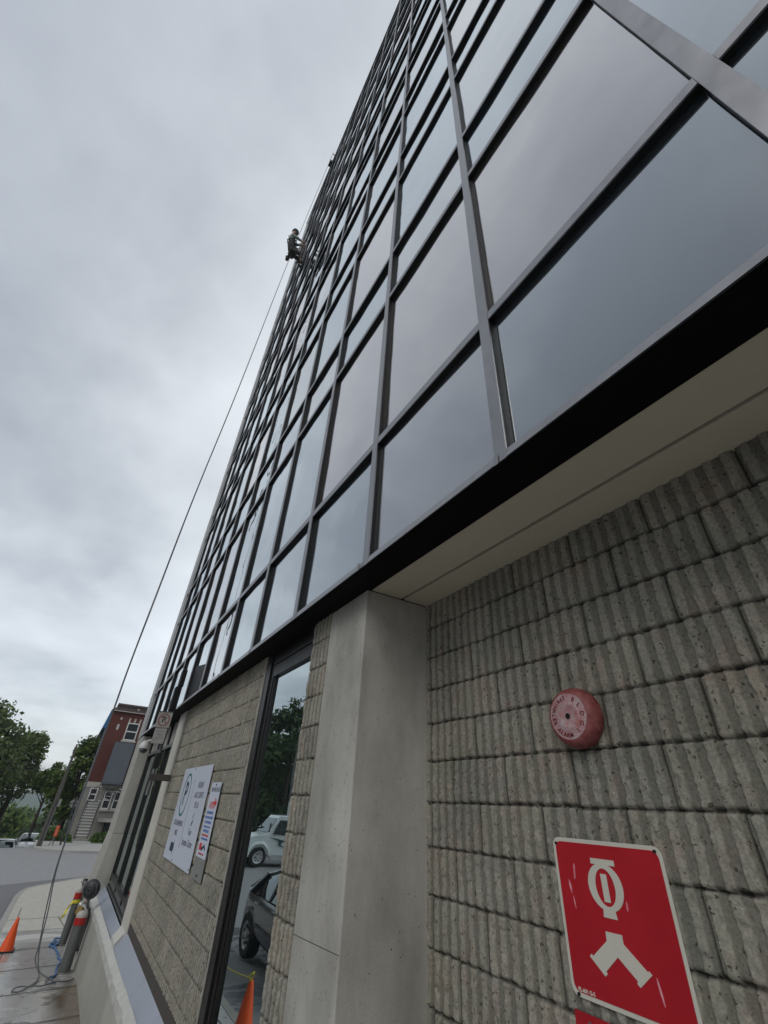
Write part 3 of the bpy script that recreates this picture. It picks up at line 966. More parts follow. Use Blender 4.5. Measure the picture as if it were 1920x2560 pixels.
# ---- split-face block walls -------------------------------------------------
def block_wall(name, x0, x1, z0, z1, y, dx, dz, parent, seed=1, top_dirt=0.0, groove=0.0095, rough=0.0064):
    nx = int(round((x1 - x0) / dx)) + 1
    nz = int(round((z1 - z0) / dz)) + 1
    X, Z = np.meshgrid(np.linspace(x0, x1, nx), np.linspace(z0, z1, nz))
    CH, CWd = 0.2105, 0.417
    wob = 0.0040 * vnoise(X, Z * 0.2, 9.0, seed + 5) + 0.0022 * vnoise(X, Z * 0.2, 34.0, seed + 6)
    zc_ = (Z - 0.052 + wob) / CH
    row = np.floor(zc_).astype(np.int64)
    fz = (zc_ - row) * CH
    dzj = np.minimum(fz, CH - fz)
    # joint positions: one course has a joint at -0.649, the next is half a block over
    off = np.where(row % 2 == 0, -0.649, -0.649 - 0.2085)
    xw = X + 0.003 * vnoise(X * 0.3, Z, 8.0, seed + 9)
    xb_ = (xw - off) / CWd
    bi = np.floor(xb_).astype(np.int64)
    fx = (xb_ - bi) * CWd
    dxj = np.minimum(fx, CWd - fx)
    RP = CWd / 6
    fr = (fx % RP) / RP
    d = np.abs(fr - 0.5) * 2                       # 0 in a rib's middle, 1 in a groove
    rowr = (((row * 92821 + bi * 68917 + seed) % 97) / 97.0)
    wid = 0.48 + 0.05 * (rowr - 0.5) + 0.08 * vnoise(X, Z, 20.0, seed + 1) + 0.10 * vnoise(X, Z, 80.0, seed + 2)
    rib = 1 - smoothstep(wid - 0.03, wid + 0.09, d)
    # broken rib faces: lumpy, some chips missing
    brk = 0.35 * vnoise(X, Z, 26.0, seed + 11) + 0.35 * vnoise(X, Z, 60.0, seed + 12) + 0.40 * vnoise(X, Z, 120.0, seed + 13)
    chip = smoothstep(0.30, 0.62, vnoise(X, Z, 21.0, seed + 21)) * 0.65
    h = rib * (groove * (1 - chip) + rough * brk) - (1 - rib) * 0.0006 * np.abs(vnoise(X, Z, 60, seed))
    jn = (0.0020 if seed != 2 else 0.0010) + 0.0018 * vnoise(X, Z, 14.0, seed + 31)
    jz = 1 - smoothstep(jn, jn + 0.006, dzj)
    jx = 1 - smoothstep(jn * 0.75, jn * 0.75 + 0.005, dxj)
    dep = np.where(vnoise(X, Z, 5.0, seed + 41) > -0.15, 1.0, 0.45)
    h = h * (1 - np.maximum(jz, jx)) - jz * 0.010 * dep - jx * 0.010 - (1 - rib) * (1 - smoothstep(0.002, 0.011, dzj)) * 0.010
    tone = 0.92 + 0.13 * rowr + 0.08 * vnoise(X, Z, 3.0, seed + 3)
    tone = tone * (1 - 0.36 * (1 - rib))
    tone = tone * (1 - 0.35 * (1 - rib) * (1 - smoothstep(0.003, 0.012, dzj)))      # darker groove ends beside the course joints
    j = np.maximum(jz, jx)
    tone = tone * (1 - 0.72 * j)
    V = np.stack([X, y + groove - h, Z], -1).reshape(-1, 3)
    idx = np.arange(nx * nz).reshape(nz, nx)
    F = np.stack([idx[:-1, :-1], idx[:-1, 1:], idx[1:, 1:], idx[1:, :-1]], -1).reshape(-1, 4)
    me = bpy.data.meshes.new(name)
    me.vertices.add(len(V)); me.vertices.foreach_set('co', V.astype(np.float32).ravel())
    me.loops.add(F.size); me.loops.foreach_set('vertex_index', F.astype(np.int32).ravel())
    me.polygons.add(len(F)); me.polygons.foreach_set('loop_start', np.arange(0, F.size, 4, dtype=np.int32))
    me.polygons.foreach_set('loop_total', np.full(len(F), 4, dtype=np.int32))
    me.polygons.foreach_set('use_smooth', np.ones(len(F), dtype=bool))
    me.update(calc_edges=True)
    ca = me.color_attributes.new('tone', 'FLOAT_COLOR', 'POINT')
    t = tone.reshape(-1)
    warm = (1 + 0.04 * (rowr.reshape(-1) - 0.5))
    ca.data.foreach_set('color', np.stack([t * warm, t, t / warm, np.ones_like(t)], -1).astype(np.float32).ravel())
    me.materials.append(M['block'])
    o = bpy.data.objects.new(name, me)
    COL.objects.link(o)
    attach(o, parent)
    return o


block_wall('recess_block_wall', -2.575, 0.70, -1.45, 1.297, YR - 0.006, 0.0035, 0.0075, bld, 1)
block_wall('recess_block_wall', 0.70, 5.0, -1.75, 1.297, YR - 0.006, 0.012, 0.03, bld, 1)
block_wall('block_wall', -9.06, -4.765, -1.50, 1.292, YP - 0.004, 0.0062, 0.010, bld, 2)
block_wall('block_strip', -3.490, -3.150, -1.62, 1.292, YP - 0.004, 0.0050, 0.009, bld, 4)
mb = MB()                                           # solid backing and returns
mb.box(-9.06, -4.77, YP + 0.03, 1.75, -2.9, 1.29)
mb.box(-3.488, -3.152, YP + 0.03, 1.75, -2.9, 1.29)
mb.box(-2.60, 5.0, YR + 0.03, 2.4, -2.9, 1.33)
mb.box(-4.77, -4.745, YP + 0.004, 1.75, -1.60, 1.29)
mb.build('backing_wall', M['concrete2'], bld)

# recessed soffit: two beige boards with a groove, and the edge trim at the wall
mb = MB()
mb.box(-2.572, 5.0, YP + 0.03, 1.626, ZS - 0.004, ZS + 0.05)
mb.box(-2.572, 5.0, 1.650, 1.868, ZS - 0.004, ZS + 0.05)
mb.box(-2.572, 5.0, 1.8685, 1.93, ZS - 0.010, ZS + 0.05)
mb.build('soffit_board', M['soffit'], bld)
mb = MB()
for xj in (2.2, 4.4):
    mb.add([(xj - 0.0015, YP + 0.032, ZS - 0.0052), (xj + 0.0015, YP + 0.032, ZS - 0.0052), (xj + 0.0015, 1.624, ZS - 0.0052), (xj - 0.0015, 1.624, ZS - 0.0052)], [(0, 1, 2, 3)])
    mb.add([(xj + 0.30 - 0.0015, 1.652, ZS - 0.0052), (xj + 0.30 + 0.0015, 1.652, ZS - 0.0052), (xj + 0.30 + 0.0015, 1.866, ZS - 0.0052), (xj + 0.30 - 0.0015, 1.866, ZS - 0.0052)], [(0, 1, 2, 3)])
mb.build('soffit_seam', M['mortarline'], bld)
mb = MB()
for k in range(-4, 12):
    xj = xk(k) - 0.06 * (k % 3)
    mb.box(xj - 0.012, xj + 0.012, YC - 0.0075, YC - 0.0055, ZS - 0.006, ZS + 0.0475)
mb.build('flashing_lap', M['alu'], bld)
mb = MB(); mb.box(-2.572, 5.0, 1.62, 1.66, ZS + 0.026, ZS + 0.05)
mb.build('soffit_groove', M['bronze'], bld)

# concrete pier at the corner of the recess
mb = MB(); mb.box(-3.150, -2.570, YP, 2.1, gz(-3) - 0.1, ZS - 0.009)
pier = mb.build('pier', M['concrete'], bld, bevel=0.006)
mb = MB(); mb.add([(-3.151, YP - 0.0012, -0.607), (-2.569, YP - 0.0012, -0.583), (-2.569, YP - 0.0012, -0.580), (-3.151, YP - 0.0012, -0.604)], [(0, 1, 2, 3)])
mb.build('form_seam', M['mortarline'], pier)

# tall shop window between the blocks
mb = MB()
mb.box(-4.745, -4.60, YP + 0.012, YP + 0.06, -1.60, ZS - 0.009)
mb.box(-4.598, -4.525, YP + 0.030, YP + 0.075, -1.60, ZS - 0.009)
mb.box(-4.524, -4.488, YP + 0.040, YP + 0.085, -1.60, 1.045)
mb.box(-4.523, -3.492, YP + 0.028, YP + 0.08, 1.045, 1.16)
mb.box(-4.523, -3.492, YP + 0.018, YP + 0.08, 1.163, ZS - 0.009)
mb.box(-3.503, -3.489, YP + 0.030, YP + 0.085, -1.60, 1.045)
mb.box(-4.523, -3.492, YP + 0.028, YP + 0.08, -1.62, -1.54)
mb.build('window_frame', M['bronze'], bld, bevel=0.003)
mb = MB(); mb.box(-4.492, -3.500, YP + 0.060, YP + 0.07, -1.54, 1.045)
mb.build('shop_window_pane', M['darkglass'], bld)

# trim post, storefront, far corner pier
mb = MB(); mb.box(-9.72, -9.062, YP - 0.020, 1.80, -1.86, ZS - 0.009)
mb.build('trim_post', M['trimconc'], bld, bevel=0.012)
sf = MB()
zt, zb_ = 0.86, -1.62
for x in (-14.02, -12.52, -11.15, -10.30, -9.78):
    sf.box(x - 0.05, x + 0.05, YS - 0.05, YS + 0.03, zb_, ZS - 0.009)
sf.box(-14.1, -9.72, YS - 0.045, YS + 0.03, -1.56, -1.47)
sf.box(-14.1, -9.72, YS - 0.060, YS + 0.03, -1.78, -1.66)
sf.build('storefront_frame', M['bronze'], bld)
mb = MB(); mb.box(-14.0, -9.72, YS - 0.07, YS - 0.046, 0.80, 0.86); mb.box(-14.0, -9.72, YS - 0.075, YS - 0.055, -1.70, -1.68)
mb.build('storefront_transom', M['steel'], bld)
pr_ = (-14.02, -12.52, -11.15, -10.30, -9.78)
for a, b in zip(pr_[:-1], pr_[1:]):
    mb = MB(); mb.box(a + 0.05, b - 0.05, YS - 0.006, YS + 0.004, -1.47, 0.80)
    mb.build('storefront_pane', M['darkglass'], bld)
    mb = MB(); mb.box(a + 0.05, b - 0.05, YS - 0.010, YS + 0.004, 0.86, ZS - 0.009)
    mb.build('transom_panel', M['concrete2'], bld)
mb = MB(); mb.box(-14.1, -9.72, YS - 0.03, YS + 0.02, -1.66, -1.56)
mb.build('storefront_base', M['steel'], bld)
# corner pier with battered foot
mb = MB()
zg = gz(-15) - 0.1
mb.hexa([(XEND - 0.30, 0.96, zg), (-13.90, 1.02, zg), (-13.90, 2.1, zg), (XEND - 0.3, 2.1, zg), (XEND, YC + 0.012, -0.78), (-14.08, YC + 0.012, -0.78), (-14.08, 2.1, -0.78), (XEND, 2.1, -0.78)])
mb.hexa([(XEND, YC + 0.012, -0.778), (-14.08, YC + 0.012, -0.778), (-14.08, 2.1, -0.778), (XEND, 2.1, -0.778), (XEND, YC + 0.012, ZS - 0.032), (-14.08, YC + 0.012, ZS - 0.032), (-14.08, 2.1, ZS - 0.032), (XEND, 2.1, ZS - 0.032)])
mb.build('corner_pier', M['concrete2'], bld, bevel=0.01)
mb = MB(); mb.box(-14.076, -14.0, 1.30, YS - 0.02, -1.66, -0.78)
mb.build('pier_step', M['concrete2'], bld)
mb = MB(); mb.box(XEND + 0.1, XEND + 0.3, 2.1, 19, -3.2, 1.30); mb.box(XEND + 0.3, 5, 6.0, 6.2, -3.2, 1.3)
mb.build('rear_wall', M['concrete2'], bld)

# base: brown strip, sloping flashing, limewashed rim, foundation wall
mb = MB(); mb.box(-9.06, -4.765, YP + 0.004, YP + 0.03, -1.618, -1.496)
mb.build('base_strip', M['brownmetal'], bld)
for (a, b) in ((-4.9, -9.06), (-9.74, -14.05)):
    mb = MB()
    n = 4 if a > -9 else 3
    zoff = 0 if a > -9 else -0.085
    for i in range(n):
        u0 = a + (b - a) * i / n - 0.002; u1 = a + (b - a) * (i + 1) / n + 0.002
        mb.hexa([(u1, 1.222, -1.80 + zoff), (u0, 1.222, -1.80 + zoff), (u0, YP + 0.01, -1.66 + zoff), (u1, YP + 0.01, -1.66 + zoff),
                 (u1, 1.222, -1.765 + zoff), (u0, 1.222, -1.765 + zoff), (u0, YP + 0.01, -1.615 + zoff), (u1, YP + 0.01, -1.615 + zoff)])
    mb.build('sill_flashing', M['flash'], bld)
mb = MB()
mb.hexa([(-9.62, 1.225, -1.9), (-9.12, 1.225, -1.9), (-9.12, YP, -1.9), (-9.62, YP, -1.9), (-9.62, 1.225, -1.74), (-9.12, 1.225, -1.74), (-9.12, YP, -1.60), (-9.62, YP, -1.60)])
mb.build('rib_stub', M['rim'], bld)
# rim and foundation follow the slope of the street
def rimz(x):
    return -1.80 + 0.0125 * (x + 6.3)


xs_f = list(np.linspace(-14.3, -2.575, 60))
vr = []; vf = []
for i, x in enumerate(xs_f):
    zo = rimz(x)
    j = 0.006 * math.sin(i * 1.9) + 0.008 * rnd.uniform(-1, 1)
    yo = 1.175 - 0.004 * (-(x) - 6) * (0.5 if x > -12 else 1.0)
    vr.append([(x, yo + j, zo - 0.02), (x, yo + 0.012 + j, zo), (x, 1.226, zo + 0.055), (x, 1.226, zo - 0.12), (x, yo + 0.004, zo - 0.12)])
    g_ = gz(x) - 0.05
    vf.append([(x, yo + 0.006, zo - 0.10), (x, 1.32, zo - 0.10), (x, 1.32, g_), (x, yo - 0.0 - 0.05 * smoothstep(-11, -15, x), g_)])
for nm, rows_, mt in (('foundation_rim', vr, M['rim']), ('foundation_wall', vf, M['concrete2'])):
    mb = MB(); n = len(rows_[0])
    vs = [p for r_ in rows_ for p in r_]
    fs = [(i * n + k, i * n + (k + 1) % n, (i + 1) * n + (k + 1) % n, (i + 1) * n + k) for i in range(len(rows_) - 1) for k in range(n)]
    fs += [tuple(range(n)), tuple(range(len(vs) - n, len(vs)))[::-1]]
    mb.add(vs, fs)
    mb.build(nm, mt, bld)
# entrance landing in the recess, where the photographer stands
mb = MB()
mb.box(-2.566, 5.0, -0.1, YR + 0.02, gz(0) - 0.3, -1.62)
for i in range(4):
    mb.box(5.002 + i * 0.3, 5.3 + i * 0.3, -0.1, YR + 0.02, gz(5) - 0.3, -1.62 - 0.17 * (i + 1))
tag(mb.build('entrance_landing', M['concrete2']), kind='structure')


# ------------------------------------------------------------------ signs and fittings on the building
SY = YR - 0.014         # outer face of the ribs in the recess


def rrect(x0, x1, z0, z1, r, n=5):
    pts = []
    for cx_, cz_, a0 in ((x1 - r, z1 - r, 0), (x0 + r, z1 - r, 90), (x0 + r, z0 + r, 180), (x1 - r, z0 + r, 270)):
        for i in range(n + 1):
            a = R(a0 + 90 * i / n)
            pts.append((cx_ + r * math.cos(a), cz_ + r * math.sin(a)))
    return pts


def disc(mb, x, z, r, y0, y1, m=0, n=14, sx=1.0):
    mb.prism([(x + sx * r * math.cos(2 * math.pi * i / n), z + r * math.sin(2 * math.pi * i / n)) for i in range(n)], y0, y1, m)


t = thing('fire_department_sign', (-1.40, 1.845, -0.30), 'large red pictogram sign with cream border and hose coupling symbol on ribbed wall', 'sign')
x0, x1, z0, z1 = -1.637, -1.158, -0.530, -0.058
mb = MB(); mb.prism(rrect(x0, x1, z0, z1, 0.030), 1.845, 1.8475)
mb.build('sign_plate', M['cream'], t)
mb = MB(); mb.prism(rrect(x0 + 0.0135, x1 - 0.0135, z0 + 0.0135, z1 - 0.0135, 0.026), 1.8435, 1.8449)
mb.build('red_field', M['red'], t)
ysym = (1.8420, 1.8434)
mb = MB()
mb.prism([(-1.459, -0.1325), (-1.355, -0.1325), (-1.355, -0.115), (-1.459, -0.115)], ysym[0] - 0.0004, ysym[1] - 0.0001)
cxs, czs = -1.4115, -0.198
n = 40
ou, inn_ = [], []
for i in range(n):
    a = 2 * math.pi * i / n
    ou.append((cxs + 0.074 * math.cos(a), czs + 0.0705 * math.sin(a)))
    inn_.append((cxs + 0.0415 * math.cos(a), czs - 0.001 + 0.0555 * math.sin(a)))
mb.ring(ou, inn_, *ysym)
mb.build('cap_symbol', M['cream'], t)
mb = MB(); mb.prism([(-1.425, -0.242), (-1.399, -0.242), (-1.399, -0.160), (-1.425, -0.160)], *ysym)
mb.build('cap_symbol', M['cream'], t)
mb = MB(); mb.prism([(-1.440, -0.2865), (-1.383, -0.2865), (-1.387, -0.262), (-1.436, -0.262)], ysym[0] - 0.0003, ysym[1])
mb.build('cap_symbol', M['cream'], t)
Y_ = [(-1.444, -0.326), (-1.378, -0.325), (-1.378, -0.349), (-1.304, -0.403), (-1.300, -0.399), (-1.290, -0.407), (-1.343, -0.448), (-1.353, -0.440), (-1.348, -0.434),
      (-1.411, -0.388), (-1.470, -0.436), (-1.465, -0.441), (-1.476, -0.450), (-1.531, -0.408), (-1.522, -0.400), (-1.516, -0.405), (-1.446, -0.352)]
mb = MB(); mb.prism(Y_[::-1], *ysym)
mb.build('coupling_symbol', M['cream'], t)
text_obj('code_lettering', 'PL-601 G-S', 0.0155, M['cream'], t, (-1.606, 1.8433, -0.509), (1, 0, 0), (0, 0, 1), 'LEFT', 0.0004, 0.0006)
for bx, bz in ((-1.618, -0.079), (-1.181, -0.073), (-1.606, -0.5225)):
    mb = MB(); disc(mb, bx, bz, 0.0052, 1.8385, 1.8450, n=10)
    mb.build('screw', M['bronze'], t)
mb = MB()
for sx_, sz, w_, h_, tl in ((-1.545, -0.165, 0.004, 0.026, 0.3), (-1.575, -0.215, 0.005, 0.022, -0.4), (-1.565, -0.262, 0.003, 0.02, -0.3), (-1.335, -0.243, 0.004, 0.014, 0.1), (-1.272, -0.442, 0.004, 0.034, -0.35)):
    pts = [(sx_ + w_ * math.cos(a) + tl * h_ * math.sin(a) * 0.4, sz + h_ * math.sin(a)) for a in [2 * math.pi * i / 12 for i in range(12)]]
    mb = MB(); mb.prism(pts, 1.8431, 1.84345)
    mb.build('scuff_mark', M['scuff'], t)

t = thing('lower_red_sign', (-1.40, 1.845, -0.78), 'red sign whose upper edge shows just under the hose coupling sign', 'sign')
mb = MB(); mb.prism(rrect(-1.640, -1.19, -0.95, -0.567, 0.006), 1.8445, 1.8475)
mb.build('sign_plate', M['red'], t)
mb = MB(); disc(mb, -1.575, -0.590, 0.006, 1.841, 1.8444, n=10)
mb.build('screw', M['steel'], t)

# sprinkler alarm gong
GX, GZ = -1.393, 0.384
t = thing('alarm_bell', (GX, YR, GZ), 'round weathered red sprinkler alarm gong with cast lettering, high on the ribbed block wall', 'alarm bell')
mb = MB()
mb.lathe([(0.030, 0.0), (0.030, 0.012), (0.110, 0.012), (0.122, 0.018), (0.124, 0.030), (0.121, 0.055), (0.114, 0.075), (0.104, 0.086), (0.098, 0.089), (0.094, 0.090)], (GX, SY + 0.02, GZ), '-y', 48)
mb.build('gong_shell', M['gongred'], t, smooth=True, auto=50)
GY = SY + 0.02 - 0.090
mb = MB(); mb.lathe([(0.0938, 0.0), (0.0936, 0.0014), (0.062, 0.0018), (0.058, 0.0042), (0.042, 0.0044), (0.036, 0.0016), (0.012, 0.0016)], (GX, GY, GZ), '-y', 48)
mb.build('gong_face', M['gongworn'], t, smooth=True, auto=40)
mb = MB(); mb.lathe([(0.011, 0.0), (0.011, 0.006), (0.0085, 0.009), (0.0075, 0.009)], (GX, GY, GZ), '-y', 12)
mb.build('hub_bolt', M['black'], t)
ltr = 'SPRINKLER ALARM'
for i, ch in enumerate(ltr):                       # counter-clockwise down the left side, tops inward
    if ch == ' ': continue
    a = R(97 + i * 12.6)
    c_, s_ = math.cos(a), math.sin(a)
    text_obj('cast_letter', ch, 0.024, M['gongtext'], t, (GX + 0.077 * c_, GY - 0.0026, GZ + 0.077 * s_), (-s_, 0, c_), (-c_, 0, -s_), 'CENTER', 0.0013, 0.0002)
for ch, ad_ in (('B', 58), ('L', 31), ('D', 2), ('G', -27), ('.', -40), ('1', -55)):
    a = R(ad_)
    c_, s_ = math.cos(a), math.sin(a)
    text_obj('cast_letter', ch, 0.026, M['gongtext'], t, (GX + 0.074 * c_, GY - 0.0026, GZ + 0.074 * s_), (s_, 0, -c_), (c_, 0, s_), 'CENTER', 0.0013, 0.0002)

# parking sign
t = thing('parking_sign', (-6.8, 1.32, -0.15), 'big white private parking sign with a green ringed P, bolted to the block wall', 'sign')
mb = MB(); mb.box(-7.70, -6.02, 1.318, 1.324, -0.650, 0.336)
mb.build('sign_board', M['white'], t)
RX, RZ = -7.25, 0.035
yl = 1.3168
n = 48
mb = MB()
mb.ring([(RX + 0.240 * math.cos(2 * math.pi * i / n), RZ + 0.240 * math.sin(2 * math.pi * i / n)) for i in range(n)],
        [(RX + 0.213 * math.cos(2 * math.pi * i / n), RZ + 0.213 * math.sin(2 * math.pi * i / n)) for i in range(n)], yl - 0.0006, yl + 0.001)
mb.build('green_ring', M['green_ink'], t)


def lab(nm, s_, x, z, size, m_='ink', al='CENTER', par=None, bold=0.0, sx=1.0):
    bold = 0.0 if m_ != 'navy' else bold
    return text_obj(nm, s_, size, M[m_], par or t, (x, yl, z), (1, 0, 0), (0, 0, 1), al, 0.0006, bold, sx)


lab('letter_p', 'P', RX - 0.01, RZ, 0.36, 'navy', bold=0.006)
lab('lettering', 'STATIONNEMENT', -7.24, -0.275, 0.082, sx=0.92, bold=0.0012)
lab('lettering', 'PRIVÉ', -7.24, -0.375, 0.082, sx=0.92, bold=0.0012)
lab('lettering', 'RÉSERVÉ', -6.42, 0.130, 0.086, sx=0.95, bold=0.0012)
lab('lettering', 'AUX CLIENTS', -6.41, 0.030, 0.086, sx=0.92, bold=0.0012)
lab('lettering', 'DE LA', -6.42, -0.068, 0.086, sx=0.95, bold=0.0012)
lab('lettering', 'Tour', -6.43, -0.325, 0.09, bold=0.0012)
lab('lettering', 'Jacques-Cartier', -6.44, -0.425, 0.095, sx=0.95, bold=0.0012)
mb = MB(); mb.box(-6.833, -6.825, yl - 0.0006, yl + 0.001, -0.50, 0.205)
mb.build('divider_line', M['ink'], t)
mb = MB(); mb.prism([(-7.19, -0.475), (-7.39, -0.475), (-7.39, -0.560), (-7.19, -0.560)][::-1], yl - 0.0006, yl + 0.001)
mb.prism([(-7.15, -0.518), (-7.189, -0.44), (-7.189, -0.595)], yl - 0.0006, yl + 0.001)
mb.build('arrow_symbol', M['navy'], t)
mb = MB()
mb.prism([(-6.425, -0.135), (-6.460, -0.195), (-6.432, -0.190)], yl - 0.0006, yl + 0.001)
mb.prism([(-6.44, -0.205), (-6.40, -0.225), (-6.415, -0.262), (-6.445, -0.240)], yl - 0.0006, yl + 0.001)
mb.prism([(-6.462, -0.235), (-6.448, -0.262), (-6.455, -0.280), (-6.472, -0.255)], yl - 0.0006, yl + 0.001)
mb.build('flame_emblem', M['navy'], t)
for bx, bz in ((-6.98, 0.318), (-7.05, -0.63), (-6.05, -0.62)):
    mb = MB(); disc(mb, bx, bz, 0.010, 1.313, 1.3178, n=10)
    mb.build('screw', M['steel'], t)

# notice sign
t = thing('notice_sign', (-5.66, 1.32, -0.17), 'narrow white AVIS notice sign with blue lines of text, beside the big parking sign', 'sign')
mb = MB(); mb.prism(rrect(-5.868, -5.452, -0.487, 0.152, 0.012), 1.318, 1.323)
mb.build('sign_board', M['white'], t)
lab('lettering', 'REMORQUAGE', -5.63, 0.085, 0.055, 'ink', bold=0.003, sx=1.0)
mb = MB(); mb.prism([(-5.60, -0.02), (-5.505, -0.02), (-5.505, 0.0), (-5.47, -0.030), (-5.505, -0.062), (-5.505, -0.045), (-5.60, -0.045)][::-1], yl - 0.0006, yl + 0.001)
mb.prism([(-5.56, 0.01), (-5.53, 0.01), (-5.53, -0.075), (-5.56, -0.075)][::-1], yl - 0.0010, yl + 0.0006)
mb.build('red_emblem', M['red_ink'], t)
lab('lettering', 'AVIS', -5.67, -0.055, 0.092, 'red_ink', bold=0.003)
for i, (s_, z_, sz, cm) in enumerate((('STATIONNEMENT', -0.118, 0.036, 'blue_ink'), ('STRICTEMENT RÉSERVÉ', -0.160, 0.032, 'blue_ink'), ('AUX DÉTENTEURS', -0.200, 0.034, 'blue_ink'), ('DE VIGNETTES 24 H / 7 JOURS', -0.238, 0.022, 'blue_ink'),
                                       ('REMORQUAGE', -0.272, 0.036, 'blue_ink'), ('À VOS FRAIS ET RISQUES', -0.308, 0.026, 'red_ink'), ('CONTREVENANTS PASSIBLES', -0.338, 0.022, 'blue_ink'))):
    lab('lettering', s_, -5.665, z_, sz, cm, bold=0.0012)
mb = MB(); mb.box(-5.80, -5.70, yl - 0.0006, yl + 0.001, -0.43, -0.375); mb.build('truck_symbol', M['red_ink'], t)
mb = MB(); mb.prism([(-5.70, -0.43), (-5.66, -0.43), (-5.60, -0.40), (-5.55, -0.425), (-5.53, -0.41), (-5.60, -0.375), (-5.66, -0.40), (-5.70, -0.40)], yl - 0.0006, yl + 0.001); mb.build('crane_symbol', M['navy'], t)
lab('lettering', 'STATIONNEMENT PRIVÉ', -5.665, -0.458, 0.020, 'red_ink', bold=0.001)
mb = MB(); disc(mb, -5.645, 0.128, 0.010, 1.313, 1.3178, n=8); mb.build('screw', M['bronze'], t)
t = thing('metal_backplate', (-5.66, 1.325, -0.58), 'bare grey metal plate hanging under the narrow AVIS notice sign', 'metal plate')
mb = MB(); mb.box(-5.875, -5.445, 1.3235, 1.327, -0.66, -0.44)
mb.build('plate', M['galv'], t)
mb = MB(); mb.box(-5.87, -5.45, 1.3215, 1.3235, -0.515, -0.505); mb.build('plate_fold', M['galv'], t)
mb = MB(); disc(mb, -5.66, -0.625, 0.011, 1.318, 1.3233, n=8); mb.build('screw', M['black'], t)

# dome camera under the overhang
t = thing('security_camera', (-13.2, 1.22, 0.95), 'white dome security camera hanging from a short arm beside the corner pier', 'camera')
mb = MB(); mb.tube([(-13.18, YS - 0.05, 1.10), (-13.2, 1.26, 1.10), (-13.2, 1.20, 1.06)], 0.035, 10)
mb.build('bracket', M['camwhite'], t, smooth=True, auto=50)
mb = MB(); mb.lathe([(0.03, 0.17), (0.055, 0.155), (0.105, 0.09), (0.118, 0.04), (0.118, 0.0), (0.105, -0.005)], (-13.2, 1.18, 0.92), 'z', 20)
mb.build('housing', M['camwhite'], t, smooth=True, auto=50)
mb = MB(); mb.lathe([(0.095, 0.0), (0.092, -0.04), (0.065, -0.08), (0.02, -0.098)], (-13.2, 1.18, 0.913), 'z', 20)
mb.build('dome', M['dome'], t, smooth=True)

# bracketed mast with signal heads
MX, MY = -8.9, 1.045
t = thing('signal_mast', (MX, MY, 0.2), 'grey mast bracketed to the trim post, carrying two dark signal heads above the overhang edge', 'signal mast')
mb = MB(); mb.tube([(MX, MY, 0.0), (MX, MY, 1.20)], 0.030, 14)
mb.build('pole', M['steel'], t, smooth=True, auto=50)
mb = MB(); mb.box(MX - 0.035, MX + 0.035, MY - 0.05, YP - 0.02, 0.20, 0.29)
mb.build('bracket_arm', M['brownmetal'], t, bevel=0.004)
mb = MB(); mb.box(MX - 0.04, MX + 0.04, MY - 0.045, MY + 0.045, 0.36, 0.58)
mb.build('junction_box', M['bronze'], t, bevel=0.008)
for (za, zb2, oy, w_) in ((1.215, 1.60, -0.005, 0.052), (1.605, 1.90, 0.018, 0.040)):
    mb = MB(); mb.box(MX - 0.09, MX + 0.09, MY + oy - w_, MY + oy + w_, za, zb2)
    hd = mb.build('signal_head', M['black'], t, bevel=0.012)
    for q_ in range(2):
        zc2 = za + (zb2 - za) * (0.27 + 0.46 * q_)
        mb = MB(); mb.tube([(MX - 0.09, MY + oy, zc2), (MX - 0.17, MY + oy, zc2 - 0.01)], [w_ * 0.85, w_ * 0.8], 12, cap=True)
        mb.build('visor', M['black'], hd)
mb = MB(); mb.tube([(MX, MY, 1.20), (MX, MY, 1.70)], 0.016, 8)
mb.build('pole_top', M['black'], t)

t = thing('no_parking_sign', (-8.75, 0.97, 1.0), 'small weathered no parking sign with a crossed P, clamped to the bracketed mast', 'sign')
sr = Vector((0.55, 0.83, 0)).normalized()
sc0 = Vector((-8.80, 0.955, 0.94))
sn = sr.cross(Vector((0, 0, 1)))


def plate(nm, m_, w_, h_, zc2, off, par, th=0.003):
    mb = MB()
    c = sc0 + Vector((0, 0, zc2)) + sn * off
    q_ = [c + sr * a * w_ / 2 + Vector((0, 0, b * h_ / 2)) for a, b in ((-1, -1), (1, -1), (1, 1), (-1, 1))]
    q2 = [p + sn * th for p in q_]
    mb.add([*q_, *q2], [(0, 3, 2, 1), (4, 5, 6, 7), (0, 1, 5, 4), (1, 2, 6, 5), (2, 3, 7, 6), (3, 0, 4, 7)])
    return mb.build(nm, m_, par)


M['oldwhite'] = mat('dirty_sign_white', (0.22, 0.21, 0.19), 0.6, var=0.6, scale=14)
M['oldred'] = mat('faded_sign_red', (0.13, 0.035, 0.028), 0.6, var=0.4, scale=20)
plate('sign_plate', M['oldwhite'], 0.245, 0.235, 0.115, 0, t)
plate('lower_plate', M['galv'] if False else M['oldwhite'], 0.205, 0.225, -0.125, 0, t)
plate('top_channel', M['bronze'], 0.275, 0.012, 0.240, -0.008, t, 0.02)
mb = MB()
n = 28
cc = sc0 + Vector((0, 0, 0.115)) + sn * 0.0034
vs = []
for rr_ in (0.098, 0.078):
    for d_ in (0, 0.0012):
        vs += [cc + sr * rr_ * math.cos(2 * math.pi * i / n) + Vector((0, 0, rr_ * math.sin(2 * math.pi * i / n))) + sn * d_ for i in range(n)]
fs = []
for i in range(n):
    j = (i + 1) % n
    fs += [(i + n, j + n, j + 3 * n, i + 3 * n), (i, j, j + n, i + n), (i + 2 * n, i + 3 * n, j + 3 * n, j + 2 * n)]
mb.add(vs, fs)
mb.build('red_ring', M['oldred'], t)
mb = MB()
